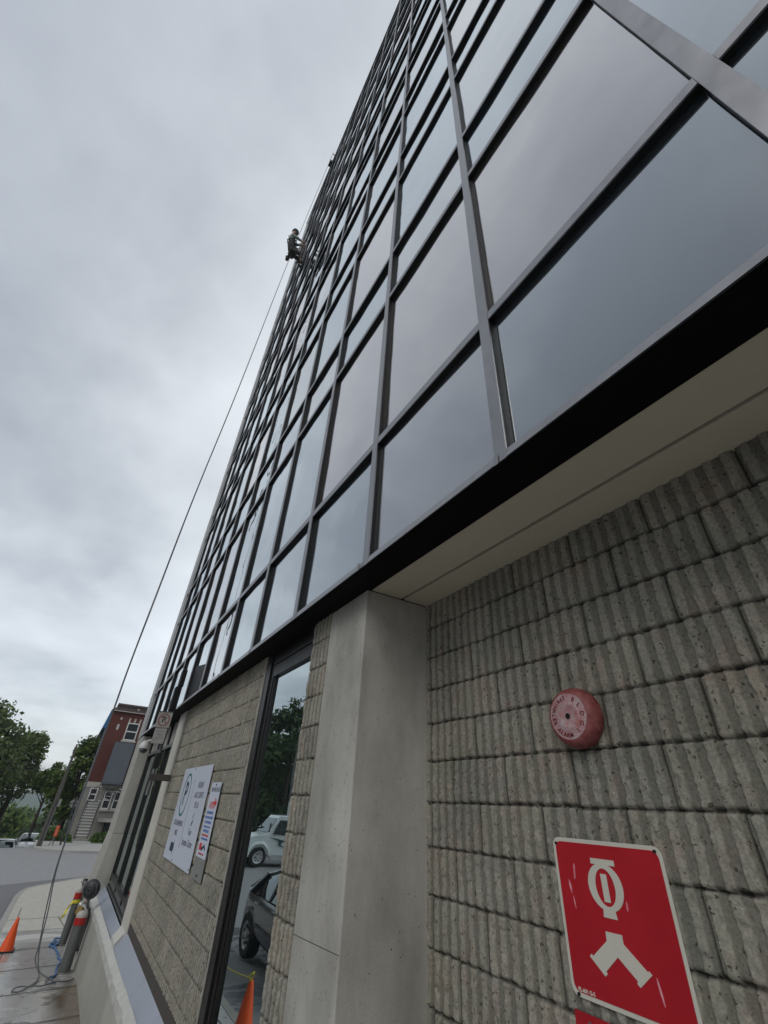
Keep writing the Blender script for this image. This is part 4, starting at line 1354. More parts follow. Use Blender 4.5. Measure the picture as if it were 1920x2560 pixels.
d1 = (sr * 0.72 + Vector((0, 0, -0.69))).normalized(); d2 = (sr * 0.69 + Vector((0, 0, 0.72))).normalized()
c2 = cc + sn * 0.0018
mb.add([c2 + d1 * a * 0.085 + d2 * b * 0.009 + sn * e for e in (0, 0.001) for a, b in ((-1, -1), (1, -1), (1, 1), (-1, 1))], [(0, 3, 2, 1), (4, 5, 6, 7), (0, 1, 5, 4), (1, 2, 6, 5), (2, 3, 7, 6), (3, 0, 4, 7)])
mb.build('red_slash', M['oldred'], t)
text_obj('letter_p', 'P', 0.135, M['black'], t, cc + sn * 0.0006, sr, (0, 0, 1), 'CENTER', 0.0006, 0.003)
text_obj('lettering', 'EN TOUT', 0.036, M['ink'], t, sc0 + Vector((0, 0, -0.055)) + sn * 0.0036, sr, (0, 0, 1), 'CENTER', 0.0005, 0.001)
text_obj('lettering', 'TEMPS', 0.036, M['ink'], t, sc0 + Vector((0, 0, -0.105)) + sn * 0.0036, sr, (0, 0, 1), 'CENTER', 0.0005, 0.001)
text_obj('lettering', 'EXCEPTÉ', 0.030, M['ink'], t, sc0 + Vector((0, 0, -0.155)) + sn * 0.0036, sr, (0, 0, 1), 'CENTER', 0.0005, 0.001)

M['brass'] = mat('dull_brass', (0.30, 0.20, 0.06), 0.4, 0.6, var=0.4, scale=20)
# ------------------------------------------------------------------ things on the sidewalk
def bollard(x, y, r, h, label):
    z = gz(x)
    t = thing('bollard', (x, y, z), label, 'bollard', 'steel posts guarding the hose connection')
    mb = MB(); mb.lathe([(r, 0), (r, h - 0.16)], (x, y, z), 'z', 20)
    mb.build('post', M['steel'], t, smooth=True, auto=40)
    mb = MB(); mb.lathe([(r + 0.004, h - 0.16), (r + 0.004, h - 0.055)], (x, y, z), 'z', 20)
    mb.build('red_band', M['redband'], t, smooth=True, auto=40)
    mb = MB(); mb.lathe([(r, h - 0.055), (r, h - 0.02), (r * 0.9, h + 0.01), (r * 0.6, h + 0.03), (r * 0.15, h + 0.04)], (x, y, z), 'z', 20)
    mb.build('cap', M['whitecap'], t, smooth=True, auto=60)
    mb = MB(); mb.lathe([(r + 0.05, 0.0), (r + 0.05, 0.015)], (x, y, z), 'z', 14)
    mb.build('base_plate', M['galv'], t)
    return t


bollard(-12.46, 0.965, 0.094, 0.80, 'thicker grey steel post with a red band and white cap, nearer of the pair')
bollard(-14.75, 0.93, 0.070, 0.92, 'thinner grey steel post with a red band and white cap, wrapped with yellow tape')
# hose connection on its riser behind the posts
hx, hy = -12.95, 1.09
t = thing('hose_connection', (hx, hy, gz(hx)), 'grey riser with a cast twin hose connection and red fittings between the two posts', 'hose connection')
g0 = gz(hx)
mb = MB(); mb.tube([(hx, hy, g0 + 0.22), (hx, hy, g0 + 0.60)], 0.085, 14); mb.build('riser', M['steel'], t, smooth=True, auto=50)
mb = MB(); mb.box(hx - 0.12, hx + 0.12, hy - 0.05, hy + 0.09, g0 + 0.21, g0 + 0.24); mb.build('flange', M['irondark'], t)
mb = MB(); mb.tube([(hx, hy, g0 + 0.60), (hx, hy, g0 + 0.76)], [0.06, 0.05], 12)
mb.tube([(hx - 0.02, hy, g0 + 0.70), (hx + 0.12, hy - 0.13, g0 + 0.78)], [0.045, 0.055], 12)
mb.tube([(hx - 0.02, hy, g0 + 0.70), (hx - 0.22, hy - 0.10, g0 + 0.80)], [0.045, 0.055], 12)
mb.build('twin_body', M['silver'], t, smooth=True, auto=50)
for ex, ey, ez in ((hx + 0.13, hy - 0.14, g0 + 0.785), (hx - 0.235, hy - 0.11, g0 + 0.805)):
    mb = MB(); mb.tube([(ex, ey, ez), (ex + (0.04 if ex > hx else -0.05), ey - 0.045, ez + 0.02)], 0.068, 14)
    mb.build('hose_cap', M['silver'] if ex < hx else M['brass'], t, smooth=True, auto=50)
mb = MB(); mb.tube([(hx - 0.75, hy - 0.06, g0 + 0.25), (hx - 0.75, hy - 0.05, g0 + 0.80)], [0.05, 0.055], 10); mb.build('red_hydrant_stem', M['redband'], t, smooth=True, auto=50)
mb = MB(); mb.tube([(hx - 0.55, hy - 0.10, g0 + 0.50), (hx - 0.52, hy - 0.14, g0 + 0.34)], 0.018, 6); mb.build('red_chain', M['redband'], t)
# round black lamp on a bent pipe beside the connection
lx, ly, lz = -12.55, 0.99, -1.575
t = thing('floodlight', (lx, ly, gz(lx)), 'round black floodlight with a ribbed back on a bent pipe by the foundation wall', 'floodlight')
dv = Vector((0.80, -0.45, -0.10)).normalized()
sd_, ud_ = dv.cross(Vector((0, 0, 1))).normalized(), None
ud_ = sd_.cross(dv).normalized()


def dlathe(mb, prof, c, d, seg=24):
    s1 = d.cross(Vector((0, 0, 1))).normalized(); u1 = s1.cross(d).normalized()
    vs = []
    for r_, h in prof:
        vs += [Vector(c) + d * h + (s1 * math.cos(2 * math.pi * k / seg) + u1 * math.sin(2 * math.pi * k / seg)) * r_ for k in range(seg)]
    fs = [(i * seg + k, i * seg + (k + 1) % seg, (i + 1) * seg + (k + 1) % seg, (i + 1) * seg + k) for i in range(len(prof) - 1) for k in range(seg)]
    fs += [tuple(range(seg))[::-1], tuple(range((len(prof) - 1) * seg, len(prof) * seg))]
    mb.add(vs, fs)


mb = MB(); dlathe(mb, [(0.150, -0.03), (0.158, -0.01), (0.158, 0.015), (0.148, 0.03), (0.135, 0.05), (0.10, 0.085), (0.05, 0.10), (0.012, 0.102)], (lx, ly, lz), dv)
shell = mb.build('lamp_shell', M['irondark'], t, smooth=True, auto=40)
mb = MB()
for rr_ in (0.125, 0.095, 0.065, 0.035):
    n = 28
    s1 = dv.cross(Vector((0, 0, 1))).normalized(); u1 = s1.cross(dv).normalized()
    hh = 0.058 + (0.125 - rr_) * 0.55
    mb.tube([Vector((lx, ly, lz)) + dv * hh + (s1 * math.cos(2 * math.pi * k / n) + u1 * math.sin(2 * math.pi * k / n)) * rr_ for k in range(n + 1)], 0.006, 5, cap=False)
mb.build('cooling_rings', M['steel'], shell)
mb = MB(); mb.tube([(lx, ly, lz - 0.15), (lx - 0.02, ly + 0.03, lz - 0.26), (lx - 0.10, ly + 0.09, lz - 0.32), (hx + 0.15, hy + 0.02, g0 + 0.62)], 0.026, 10)
mb.build('bent_pipe', M['steel'], t, smooth=True, auto=50)
mb = MB()
for q_ in range(3):
    mb.tube([(lx - 0.05 * q_, ly - 0.12, lz + 0.02), (lx - 0.35, ly - 0.16 - 0.02 * q_, lz + 0.14 - 0.03 * q_), (lx - 0.75, ly - 0.12, lz - 0.05), (lx - 0.9, ly - 0.02, lz - 0.25)], 0.006, 5)
mb.build('loose_wire', M['steel'], t)
# upright grey conduit behind the far post
t = thing('conduit_pipe', (-15.0, 1.0, gz(-15)), 'slim pale upright conduit standing just beyond the far post', 'conduit')
mb = MB(); mb.tube([(-14.9, 1.00, gz(-15)), (-14.9, 0.99, -1.72)], 0.045, 12); mb.build('pipe', M['whitecap'], t, smooth=True, auto=50)
mb = MB(); mb.lathe([(0.05, 0.0), (0.05, 0.03), (0.02, 0.045)], (-14.9, 0.99, -1.72), 'z', 12); mb.build('pipe_cap', M['irondark'], t)
# caution tape tied round the far post
t = thing('caution_tape', (-14.6, 0.88, -2.1), 'torn strip of yellow caution tape knotted on the far post', 'tape')
mb = MB()
px_, py_ = -14.75, 0.93
for k in range(14):
    a0, a1 = 2 * math.pi * k / 14, 2 * math.pi * (k + 1) / 14
    zc2 = -2.055 + 0.01 * math.sin(k)
    mb.add([(px_ + 0.077 * math.cos(a), py_ + 0.077 * math.sin(a), zc2 + s_) for a, s_ in ((a0, -0.03), (a1, -0.03), (a1, 0.03), (a0, 0.03))], [(0, 1, 2, 3)])
mb.build('wrapped_band', M['yellow'], t)
mb = MB()
strip = [(-14.70, 0.87, -2.04), (-14.68, 0.84, -2.10), (-14.72, 0.80, -2.18), (-14.67, 0.78, -2.26), (-14.70, 0.75, -2.34)]
for a, b in zip(strip[:-1], strip[1:]):
    mb.add([(a[0], a[1] - 0.02, a[2]), (a[0], a[1] + 0.025, a[2] + 0.012), (b[0] + 0.02, b[1] + 0.025, b[2] + 0.012), (b[0] + 0.02, b[1] - 0.02, b[2])], [(0, 1, 2, 3)])
mb.build('loose_tail', M['yellow'], t)


def cone(x, y, h, label, group='orange traffic cones on the sidewalk'):
    z = gz(x) + 0.002
    t = thing('traffic_cone', (x, y, z), label, 'traffic cone', group)
    mb = MB()
    b_ = h * 0.29
    mb.prism([(x + px, y + py) for px, py in [(b_ * s1, b_ * s2) for s1, s2 in ((-1, -0.85), (-0.85, -1), (0.85, -1), (1, -0.85), (1, 0.85), (0.85, 1), (-0.85, 1), (-1, 0.85))]], z, z + 0.028, plane='xy')
    mb.build('base', M['rubber'], t)
    mb = MB(); mb.lathe([(b_ * 0.86, 0.028), (b_ * 0.80, 0.05), (h * 0.075, h * 0.85), (h * 0.048, h * 0.985), (h * 0.040, h)], (x, y, z), 'z', 28)
    mb.build('body', M['orange'], t, smooth=True, auto=50)
    mb = MB(); mb.tube([(x - h * 0.045, y - 0.0, z + h * 0.95), (x - h * 0.13, y, z + h * 0.6), (x - b_ * 0.84, y + 0.01, z + 0.06)], 0.006, 5)
    mb.build('pale_seam', M['yellow'], t)
    return t


cone(-14.42, -0.055, 0.52, 'orange traffic cone with a black base standing alone near the kerb')
cone(-8.05, -0.10, 0.625, 'orange traffic cone by the dark parked car with a yellow rope knotted on its tip')
cone(-12.6, -0.66, 0.50, 'orange traffic cone nearest the kerb holding the far rope end')
cz_ = gz(-8.05) + 0.625
mb = MB()
mb.tube([(-8.0, -0.02, gz(-8) + 0.01), (-8.03, -0.06, cz_ - 0.3), (-8.05, -0.08, cz_ - 0.01), (-8.02, -0.05, cz_ + 0.05), (-8.0, -0.11, cz_ + 0.085), (-8.08, -0.13, cz_ + 0.03), (-8.0, -0.06, cz_ + 0.0), (-8.09, -0.11, cz_ + 0.0), (-9.1, -0.15, cz_ - 0.13), (-10.1, -0.20, cz_ - 0.22), (-11.3, -0.40, cz_ - 0.26), (-12.6, -0.66, gz(-12.6) + 0.50)], 0.009, 6)
tag(mb.build('barrier_rope', M['yellow'], smooth=True), 'thin yellow rope strung between the two traffic cones', 'rope')

# ------------------------------------------------------------------ the window cleaner's ropes
RA = [(-11.0, 1.0, 33.3), (-10.83, 0.6, 20.3), (-11.2, 0.41, 11.6), (-11.5, 0.27, 7.04), (-11.8, 0.23, 4.0), (-12.0, 0.22, 2.88), (-12.1, 0.22, 2.15), (-12.2, 0.23, 1.58), (-12.36, 0.235, 0.0), (-12.4, 0.24, -0.87), (-12.5, 0.27, -1.37), (-12.65, 0.35, -1.91), (-12.75, 0.44, -2.37), (-12.8, 0.46, -2.57), (-12.6, 0.56, -2.68),
      (-12.14, 0.71, -2.68), (-11.98, 0.78, -2.68), (-11.83, 0.84, -2.68), (-11.72, 0.78, -2.67), (-11.84, 0.7, -2.68), (-12.07, 0.73, -2.67), (-12.2, 0.82, -2.68)]
RB = [(-10.95, 1.0, 33.3), (-10.80, 0.6, 20.2), (-11.18, 0.42, 11.6), (-11.47, 0.285, 7.04), (-11.76, 0.25, 4.0), (-11.97, 0.235, 2.88), (-12.07, 0.235, 2.15), (-12.17, 0.245, 1.58), (-12.34, 0.245, 0.0), (-12.4, 0.25, -0.87), (-12.4, 0.285, -1.36), (-12.4, 0.38, -1.87), (-12.4, 0.44, -2.31), (-12.36, 0.52, -2.56), (-12.30, 0.58, -2.67), (-11.94, 0.56, -2.68), (-11.68, 0.48, -2.67), (-11.72, 0.36, -2.67), (-11.64, 0.27, -2.67), (-11.51, 0.25, -2.67), (-11.46, 0.34, -2.67),
      (-11.58, 0.43, -2.67), (-11.67, 0.5, -2.66), (-11.65, 0.64, -2.67), (-11.76, 0.84, -2.66), (-11.82, 0.99, -2.68), (-11.92, 1.12, -2.68)]
BL = [(-15.13, 1.04, -2.77), (-15.29, 0.9, -2.76), (-15.25, 0.78, -2.76), (-14.77, 0.78, -2.74), (-14.8, 0.72, -2.75), (-14.63, 0.71, -2.75), (-14.56, 0.79, -2.74), (-14.75, 0.86, -2.74), (-14.98, 0.81, -2.75), (-14.62, 0.70, -2.73), (-14.40, 0.80, -2.74), (-14.5, 0.79, -2.74), (-13.89, 0.86, -2.735), (-13.52, 0.87, -2.725), (-13.27, 0.93, -2.715), (-12.96, 0.88, -2.705), (-12.72, 0.85, -2.70), (-12.28, 0.84, -2.69), (-12.12, 0.78, -2.68)]


def catmull(P, k=6):
    P = [Vector(p) for p in P]
    Q = [P[0] * 2 - P[1]] + P + [P[-1] * 2 - P[-2]]
    o = []
    for i in range(1, len(Q) - 2):
        a, b, c, d = Q[i - 1:i + 3]
        for j in range(k):
            u = j / k
            o.append(0.5 * ((2 * b) + (c - a) * u + (2 * a - 5 * b + 4 * c - d) * u * u + (3 * b - a - 3 * c + d) * u ** 3))
    o.append(P[-1])
    return o


for P_, lb in ((RA, 'roof rope whose slack ends in a small loop on the sidewalk by the posts'), (RB, 'roof rope whose slack forms a long flat bight reaching towards the kerb')):
    mb = MB()
    pts = catmull(P_, 6)
    pts = [Vector((p.x, p.y, max(p.z, gz(p.x) + 0.014))) for p in pts]
    rs = [0.0095 for p in pts]
    mb.tube(pts, rs, 6)
    tag(mb.build('access_rope', M['rope'], smooth=True), lb, 'rope', 'ropes of the window cleaner')
mb = MB()
pts = catmull(BL, 5)
pts = [Vector((p.x, p.y, max(p.z, gz(p.x) + 0.016))) for p in pts]
mb.tube(pts, 0.016, 6)
tag(mb.build('blue_rope', M['bluerope'], smooth=True), 'tangled blue rope lying round the foot of the posts', 'rope', 'ropes of the window cleaner')


# ------------------------------------------------------------------ the window cleaner
def skin_mesh(name, joints, bones, m_, parent, sub=2, root=0):
    me = bpy.data.meshes.new(name)
    me.from_pydata([j[:3] for j in joints], bones, [])
    o = bpy.data.objects.new(name + '_tmp', me)
    COL.objects.link(o)
    md = o.modifiers.new('skin', 'SKIN')
    md.use_smooth_shade = True
    for i, j in enumerate(joints):
        r_ = j[3] if isinstance(j[3], (tuple, list)) else (j[3], j[3])
        me.skin_vertices[0].data[i].radius = r_
        me.skin_vertices[0].data[i].use_root = (i == root)
    s_ = o.modifiers.new('sub', 'SUBSURF'); s_.levels = sub; s_.render_levels = sub
    bpy.context.view_layer.update()
    m2 = bpy.data.meshes.new_from_object(o.evaluated_get(bpy.context.evaluated_depsgraph_get()))
    bpy.data.objects.remove(o)
    m2.name = name
    m2.materials.clear(); m2.materials.append(m_)
    ob = bpy.data.objects.new(name, m2)
    COL.objects.link(ob)
    if parent is not None:
        attach(ob, parent)
    return ob


t = thing('person', (-10.72, 0.62, 19.9), 'person in a helmet hanging from ropes, feet braced on the glass facade', 'person')
hipc = Vector((-10.72, 0.60, 19.98)); chest = Vector((-10.56, 0.40, 20.55)); neck = Vector((-10.47, 0.37, 20.80)); head = Vector((-10.42, 0.42, 20.98))
vec = lambda *a: Vector(a)
J = [(*hipc, 0.135), (*(hipc.lerp(chest, 0.45)), 0.125), (*chest, 0.145), (*neck, 0.060), (*head, 0.092), (*(head + vec(0.02, 0.03, 0.07)), 0.075)]
B_ = [(0, 1), (1, 2), (2, 3), (3, 4), (4, 5)]
SH = {-1: chest + vec(-0.17, 0.02, 0.10), 1: chest + vec(0.17, 0.0, 0.10)}
EL = {-1: vec(-10.62, 0.66, 20.50), 1: vec(-10.33, 0.62, 20.48)}
WR = {-1: vec(-10.45, 0.88, 20.42), 1: vec(-10.33, 0.84, 20.44)}
HP = {-1: hipc + vec(-0.10, 0.0, -0.05), 1: hipc + vec(0.10, 0.0, -0.05)}
KN = {-1: vec(-10.88, 0.99, 20.00), 1: vec(-10.60, 0.97, 19.98)}
AN = {-1: vec(-10.90, 1.03, 19.60), 1: vec(-10.68, 1.04, 19.58)}
TO = {-1: vec(-10.91, 1.13, 19.54), 1: vec(-10.69, 1.13, 19.50)}
FI = []
for s_ in (-1, 1):
    a = len(J)
    J += [(*SH[s_], 0.068), (*EL[s_], 0.050), (*WR[s_], 0.033), (*(WR[s_] + vec(0.01, 0.055, -0.01)), (0.040, 0.022))]
    B_ += [(2, a), (a, a + 1), (a + 1, a + 2), (a + 2, a + 3)]
    for f_ in range(4):                          # four fingers curled round the pole, each its own chain
        b0 = len(J); q_ = WR[s_] + vec(0.01 - 0.028 + 0.019 * f_, 0.10, -0.005)
        l_ = (0.030, 0.036, 0.034, 0.026)[f_]
        J += [(*q_, 0.010), (*(q_ + vec(0, l_, -0.012)), 0.0095), (*(q_ + vec(0, l_ + 0.008, -0.040)), 0.0085)]
        B_ += [(a + 3, b0), (b0, b0 + 1), (b0 + 1, b0 + 2)]
    b0 = len(J); q_ = WR[s_] + vec(0.045, 0.05, 0.0)
    J += [(*q_, 0.011), (*(q_ + vec(0.012, 0.035, -0.02)), 0.0095)]
    B_ += [(a + 3, b0), (b0, b0 + 1)]
    b0 = len(J)
    J += [(*HP[s_], 0.095), (*KN[s_], 0.062), (*AN[s_], 0.042), (*TO[s_], 0.036)]
    B_ += [(0, b0), (b0, b0 + 1), (b0 + 1, b0 + 2), (b0 + 2, b0 + 3)]
skin_mesh('body', J, B_, M['skin'], t, 1)
# face: nose, eyes, ears on the head, looking at the glass
hb = head + vec(0.02, 0.03, 0.03)
mb = MB(); mb.tube([hb + vec(0.0, 0.075, 0.02), hb + vec(0.0, 0.105, -0.012)], [0.010, 0.016], 8); mb.build('nose', M['skin'], t, smooth=True)
for s_ in (-1, 1):
    mb = MB(); mb.lathe([(0.004, -0.01), (0.011, 0.0), (0.004, 0.01)], hb + vec(0.034 * s_, 0.080, 0.022), 'y', 8); mb.build('eye', M['black'], t, smooth=True)
    mb = MB(); mb.lathe([(0.01, -0.008), (0.026, 0.0), (0.01, 0.008)], hb + vec(0.088 * s_, 0.0, -0.005), 'x', 8); mb.build('ear', M['skin'], t, smooth=True)
mb = MB(); mb.tube([hb + vec(-0.025, 0.084, -0.045), hb + vec(0.025, 0.084, -0.045)], 0.006, 6); mb.build('mouth', M['redband'], t)
# clothes over the body
sj = [(*hipc, 0.158), (*(hipc.lerp(chest, 0.45)), 0.158), (*chest, 0.180), (*neck, 0.085)]
sb = [(0, 1), (1, 2), (2, 3)]
for s_ in (-1, 1):
    a = len(sj)
    sj += [(*SH[s_], 0.092), (*EL[s_], 0.066), (*(EL[s_].lerp(WR[s_], 0.75)), 0.048)]
    sb += [(2, a), (a, a + 1), (a + 1, a + 2)]
skin_mesh('shirt', sj, sb, M['shirt'], t, 2)
vj = [(*(hipc + vec(-0.01, 0, -0.04)), 0.180), (*(hipc.lerp(chest, 0.5)), 0.186), (*(chest + vec(-0.02, 0, -0.06)), 0.196)]
skin_mesh('vest', vj, [(0, 1), (1, 2)], M['vest'], t, 2)
pj = [(*hipc, 0.165)]
pb = []
for s_ in (-1, 1):
    a = len(pj)
    pj += [(*HP[s_], 0.125), (*KN[s_], 0.092), (*(KN[s_].lerp(AN[s_], 0.8)), 0.070)]
    pb += [(0, a), (a, a + 1), (a + 1, a + 2)]
skin_mesh('trousers', pj, pb, M['pants'], t, 2)
for s_ in (-1, 1):
    skin_mesh('boot', [(*(AN[s_] + vec(0, 0, 0.08)), 0.070), (*AN[s_], 0.072), (*(TO[s_] + vec(0, -0.03, 0)), 0.060), (*(TO[s_] + vec(0.01, -0.03, 0.12)), 0.050)], [(0, 1), (1, 2), (2, 3)], M['boot'], t, 1)
mb = MB(); mb.lathe([(0.138, -0.01), (0.134, 0.02), (0.122, 0.075), (0.085, 0.125), (0.03, 0.145)], head + vec(0.015, 0.01, 0.03), 'z', 20)
hl = mb.build('helmet', M['helmet'], t, smooth=True, auto=60)
mb = MB(); mb.lathe([(0.138, -0.012), (0.152, -0.012), (0.150, 0.002), (0.137, 0.004)], head + vec(0.015, 0.025, 0.03), 'z', 20); mb.build('helmet_brim', M['helmet'], hl)
mb = MB()
for c_, r_ in ((hipc + vec(0, 0, 0.03), 0.190), (hipc.lerp(chest, 0.75), 0.200)):
    mb.tube([c_ + vec(r_ * math.cos(a), r_ * 0.98 * math.sin(a), 0.02 * math.sin(2 * a)) for a in [2 * math.pi * i / 20 for i in range(21)]], 0.018, 6, cap=False)
for s_ in (-1, 1):
    mb.tube([hipc + vec(0.12 * s_, 0.15, 0.03), chest + vec(0.10 * s_, 0.17, 0.02), chest + vec(0.11 * s_, 0.02, 0.21), chest + vec(0.08 * s_, -0.17, 0.0), hipc + vec(0.1 * s_, -0.16, 0.03)], 0.014, 6)
mb.build('harness', M['rubber'], t)
t2 = thing('seat_board', tuple(hipc + vec(0, -0.02, -0.2)), 'small dark seat board slung under the hanging cleaner', 'seat board')
mb = MB(); mb.box(hipc.x - 0.20, hipc.x + 0.20, hipc.y - 0.13, hipc.y + 0.11, hipc.z - 0.215, hipc.z - 0.185); mb.build('board', M['vest'], t2, bevel=0.006)
mb = MB()
for sx_, sy_ in ((-0.18, -0.11), (0.18, -0.11), (-0.18, 0.09), (0.18, 0.09)):
    mb.tube([hipc + vec(sx_, sy_, -0.19), hipc + vec(0.0, 0.24, 0.62)], 0.009, 5)
mb.build('seat_sling', M['rope'], t2)
t3 = thing('window_scrubber', (-10.1, 1.10, 20.85), 'dark scrubbing pad on a pole held against the facade by the cleaner', 'scrubber')
mb = MB(); mb.tube([(-10.40, 0.76, 20.32), (-10.38, 0.95, 20.43), (-10.12, 1.10, 20.84)], 0.013, 8); mb.build('pole', M['silver'], t3, smooth=True)
mb = MB(); mb.hexa([(-10.36, 1.075, 20.66), (-9.88, 1.075, 20.66), (-9.88, 1.148, 20.66), (-10.36, 1.148, 20.66), (-10.30, 1.060, 21.12), (-9.94, 1.060, 21.12), (-9.96, 1.148, 21.12), (-10.28, 1.148, 21.12)]); mb.build('pad', M['blackfl'], t3, bevel=0.01)
t4 = thing('tool_bucket', (-10.95, 0.55, 19.5), 'dark bucket clipped behind the hanging cleaner', 'bucket')
mb = MB(); mb.lathe([(0.07, 0), (0.09, 0.19), (0.094, 0.195)], (-11.02, 0.50, 19.72), 'z', 16); mb.build('pail', M['rubber'], t4, smooth=True, auto=40)
mb = MB(); mb.tube([(-11.11, 0.50, 19.90), (-11.0, 0.52, 20.08), (-10.93, 0.50, 19.90)], 0.006, 5); mb.build('bail', M['steel'], t4)


# ------------------------------------------------------------------ brick house across the side street
HX = -50.0
t = thing('brick_house', (HX - 5, 5.0, -3.1), 'two storey red brick house on a grey stone base across the side street', 'house')
mb = MB(); mb.box(HX - 12, HX, 0.98, 11.0, 0.70, 6.22); w_ = mb.build('brick_wall', M['brick'], t)
mb = MB(); mb.box(HX - 12, HX + 0.02, 0.96, 11.0, -3.3, 0.34); mb.build('stone_base_wall', M['stone'], t)
mb = MB(); mb.box(HX - 12, HX + 0.06, 0.93, 11.0, 0.34, 0.70); mb.build('stone_band', M['lime'], t)
mb = MB(); mb.box(HX - 12, HX + 0.22, 0.86, 11.0, 6.20, 6.32); mb.box(HX - 12, HX + 0.12, 1.32, 11.0, 6.32, 6.72); mb.box(HX - 12, HX + 0.30, 1.20, 11.0, 6.72, 6.86)
mb.hexa([(HX - 12, 0.86, 6.32), (HX + 0.2, 0.86, 6.32), (HX + 0.2, 1.32, 6.32), (HX - 12, 1.32, 6.32), (HX - 12, 1.18, 6.55), (HX + 0.15, 1.18, 6.55), (HX + 0.15, 1.32, 6.70), (HX - 12, 1.32, 6.70)])
mb.build('cornice', M['cornice'], t)
mb = MB(); mb.box(HX + 0.221, HX + 0.235, 1.0, 11.0, 6.205, 6.26); mb.build('cornice_trim', M['lime'], t)
for y_ in (3.0, 5.2, 7.4):
    mb = MB(); mb.lathe([(0.10, 0.0), (0.10, 0.03), (0.05, 0.06)], (HX + 0.12, y_, 6.52), 'x', 16); mb.build('cornice_boss', M['lime'], t)
mb = MB(); mb.hexa([(HX - 12, 0.55, 4.75), (HX - 0.05, 0.62, 4.75), (HX - 0.05, 0.97, 4.75), (HX - 12, 0.97, 4.75), (HX - 12, 0.80, 6.30), (HX - 0.05, 0.84, 6.30), (HX - 0.05, 0.97, 6.30), (HX - 12, 0.97, 6.30)]); mb.build('blue_eaves', M['bluefl'], t)
mb = MB(); mb.tube([(HX - 0.1, 0.90, 4.75), (HX - 0.1, 0.92, 0.3), (HX - 0.1, 0.92, -3.0)], 0.05, 8); mb.build('downpipe', M['bluefl'] if False else M['greypanel'], t)
for y_, z_ in ((1.86, 5.66), (6.4, 5.66)):
    mb = MB(); mb.prism([(y_, z_ - 0.13), (y_ + 0.11, z_), (y_, z_ + 0.13), (y_ - 0.11, z_)], HX + 0.001, HX + 0.03, plane='yz'); mb.build('diamond_stone', M['lime'], t)
for y_, z0_, z1_ in ((1.80, 4.70, 5.22),):
    mb = MB(); mb.prism([(y_ - 0.09, z0_ + 0.08), (y_, z0_), (y_ + 0.09, z0_ + 0.08), (y_ + 0.09, z1_ - 0.04), (y_ - 0.09, z1_ - 0.04)], HX + 0.001, HX + 0.03, plane='yz'); mb.build('stone_inset', M['lime'], t)


def hwin(y0, y1, z0, z1, sill=True, keys=False, x=HX):
    mb = MB()
    f_ = 0.085
    mb.box(x + 0.0, x + 0.05, y0, y1, z0, z0 + f_); mb.box(x + 0.0, x + 0.05, y0, y1, z1 - f_, z1)
    mb.box(x + 0.0, x + 0.05, y0, y0 + f_, z0 + f_, z1 - f_); mb.box(x + 0.0, x + 0.05, y1 - f_, y1, z0 + f_, z1 - f_)
    mb.box(x + 0.002, x + 0.048, y0 + f_, y1 - f_, (z0 + z1) / 2 - 0.045, (z0 + z1) / 2 + 0.045)
    fr = mb.build('window', M['winwhite'], t)
    mb = MB(); mb.box(x + 0.004, x + 0.018, y0 + f_, y1 - f_, z0 + f_, z1 - f_); mb.build('pane', M['housepane'], fr)
    if sill:
        mb = MB(); mb.box(x + 0.0, x + 0.14, y0 - 0.10, y1 + 0.10, z0 - 0.14, z0 - 0.002); mb.build('window_sill', M['lime'], fr)
    if keys:
        mb = MB()
        for yk in (y0 + 0.05, (y0 + y1) / 2, y1 - 0.05):
            mb.prism([(yk - 0.07, z1 + 0.02), (yk + 0.07, z1 + 0.02), (yk + 0.09, z1 + 0.34), (yk - 0.03, z1 + 0.38)], x + 0.001, x + 0.035, plane='yz')
        mb.build('key_stones', M['lime'], fr)


hwin(2.52, 3.52, 3.98, 5.40, keys=True)
hwin(5.6, 6.6, 3.98, 5.40, keys=True)
hwin(1.42, 2.02, -0.62, 0.28, sill=False, x=HX + 0.02)
hwin(2.62, 3.22, -1.15, 0.12, x=HX + 0.02)
hwin(3.38, 4.5, -1.15, 0.12, x=HX + 0.02)
mb = MB(); mb.box(HX - 1.2, HX - 0.4, 0.93, 0.975, -1.9, -0.2); mb.build('side_shutter', M['winwhite'], t)
mb = MB(); mb.box(HX + 0.95, HX + 1.02, 2.02, 3.58, 0.62, 3.72); mb.box(HX + 0.02, HX + 0.95, 2.02, 2.08, 0.62, 3.72); mb.build('grey_balcony_screen', M['greypanel'], t)
mb = MB(); mb.box(HX + 0.05, HX + 1.3, 2.1, 9.0, 0.50, 0.60); mb.build('balcony_floor', M['irondark'], t)
mb = MB(); mb.box(HX + 0.02, HX + 0.9, 3.6, 3.66, 0.62, 3.7); mb.build('balcony_post', M['irondark'], t)
mb = MB(); mb.box(HX + 0.06, HX + 0.10, 3.30, 4.4, -2.95, -1.9); mb.build('basement_opening', M['irondark'], t)
mb = MB(); mb.box(HX + 0.02, HX + 0.85, 2.75, 9.5, -2.0, -1.75); mb.build('porch_slab', M['lime'], t)
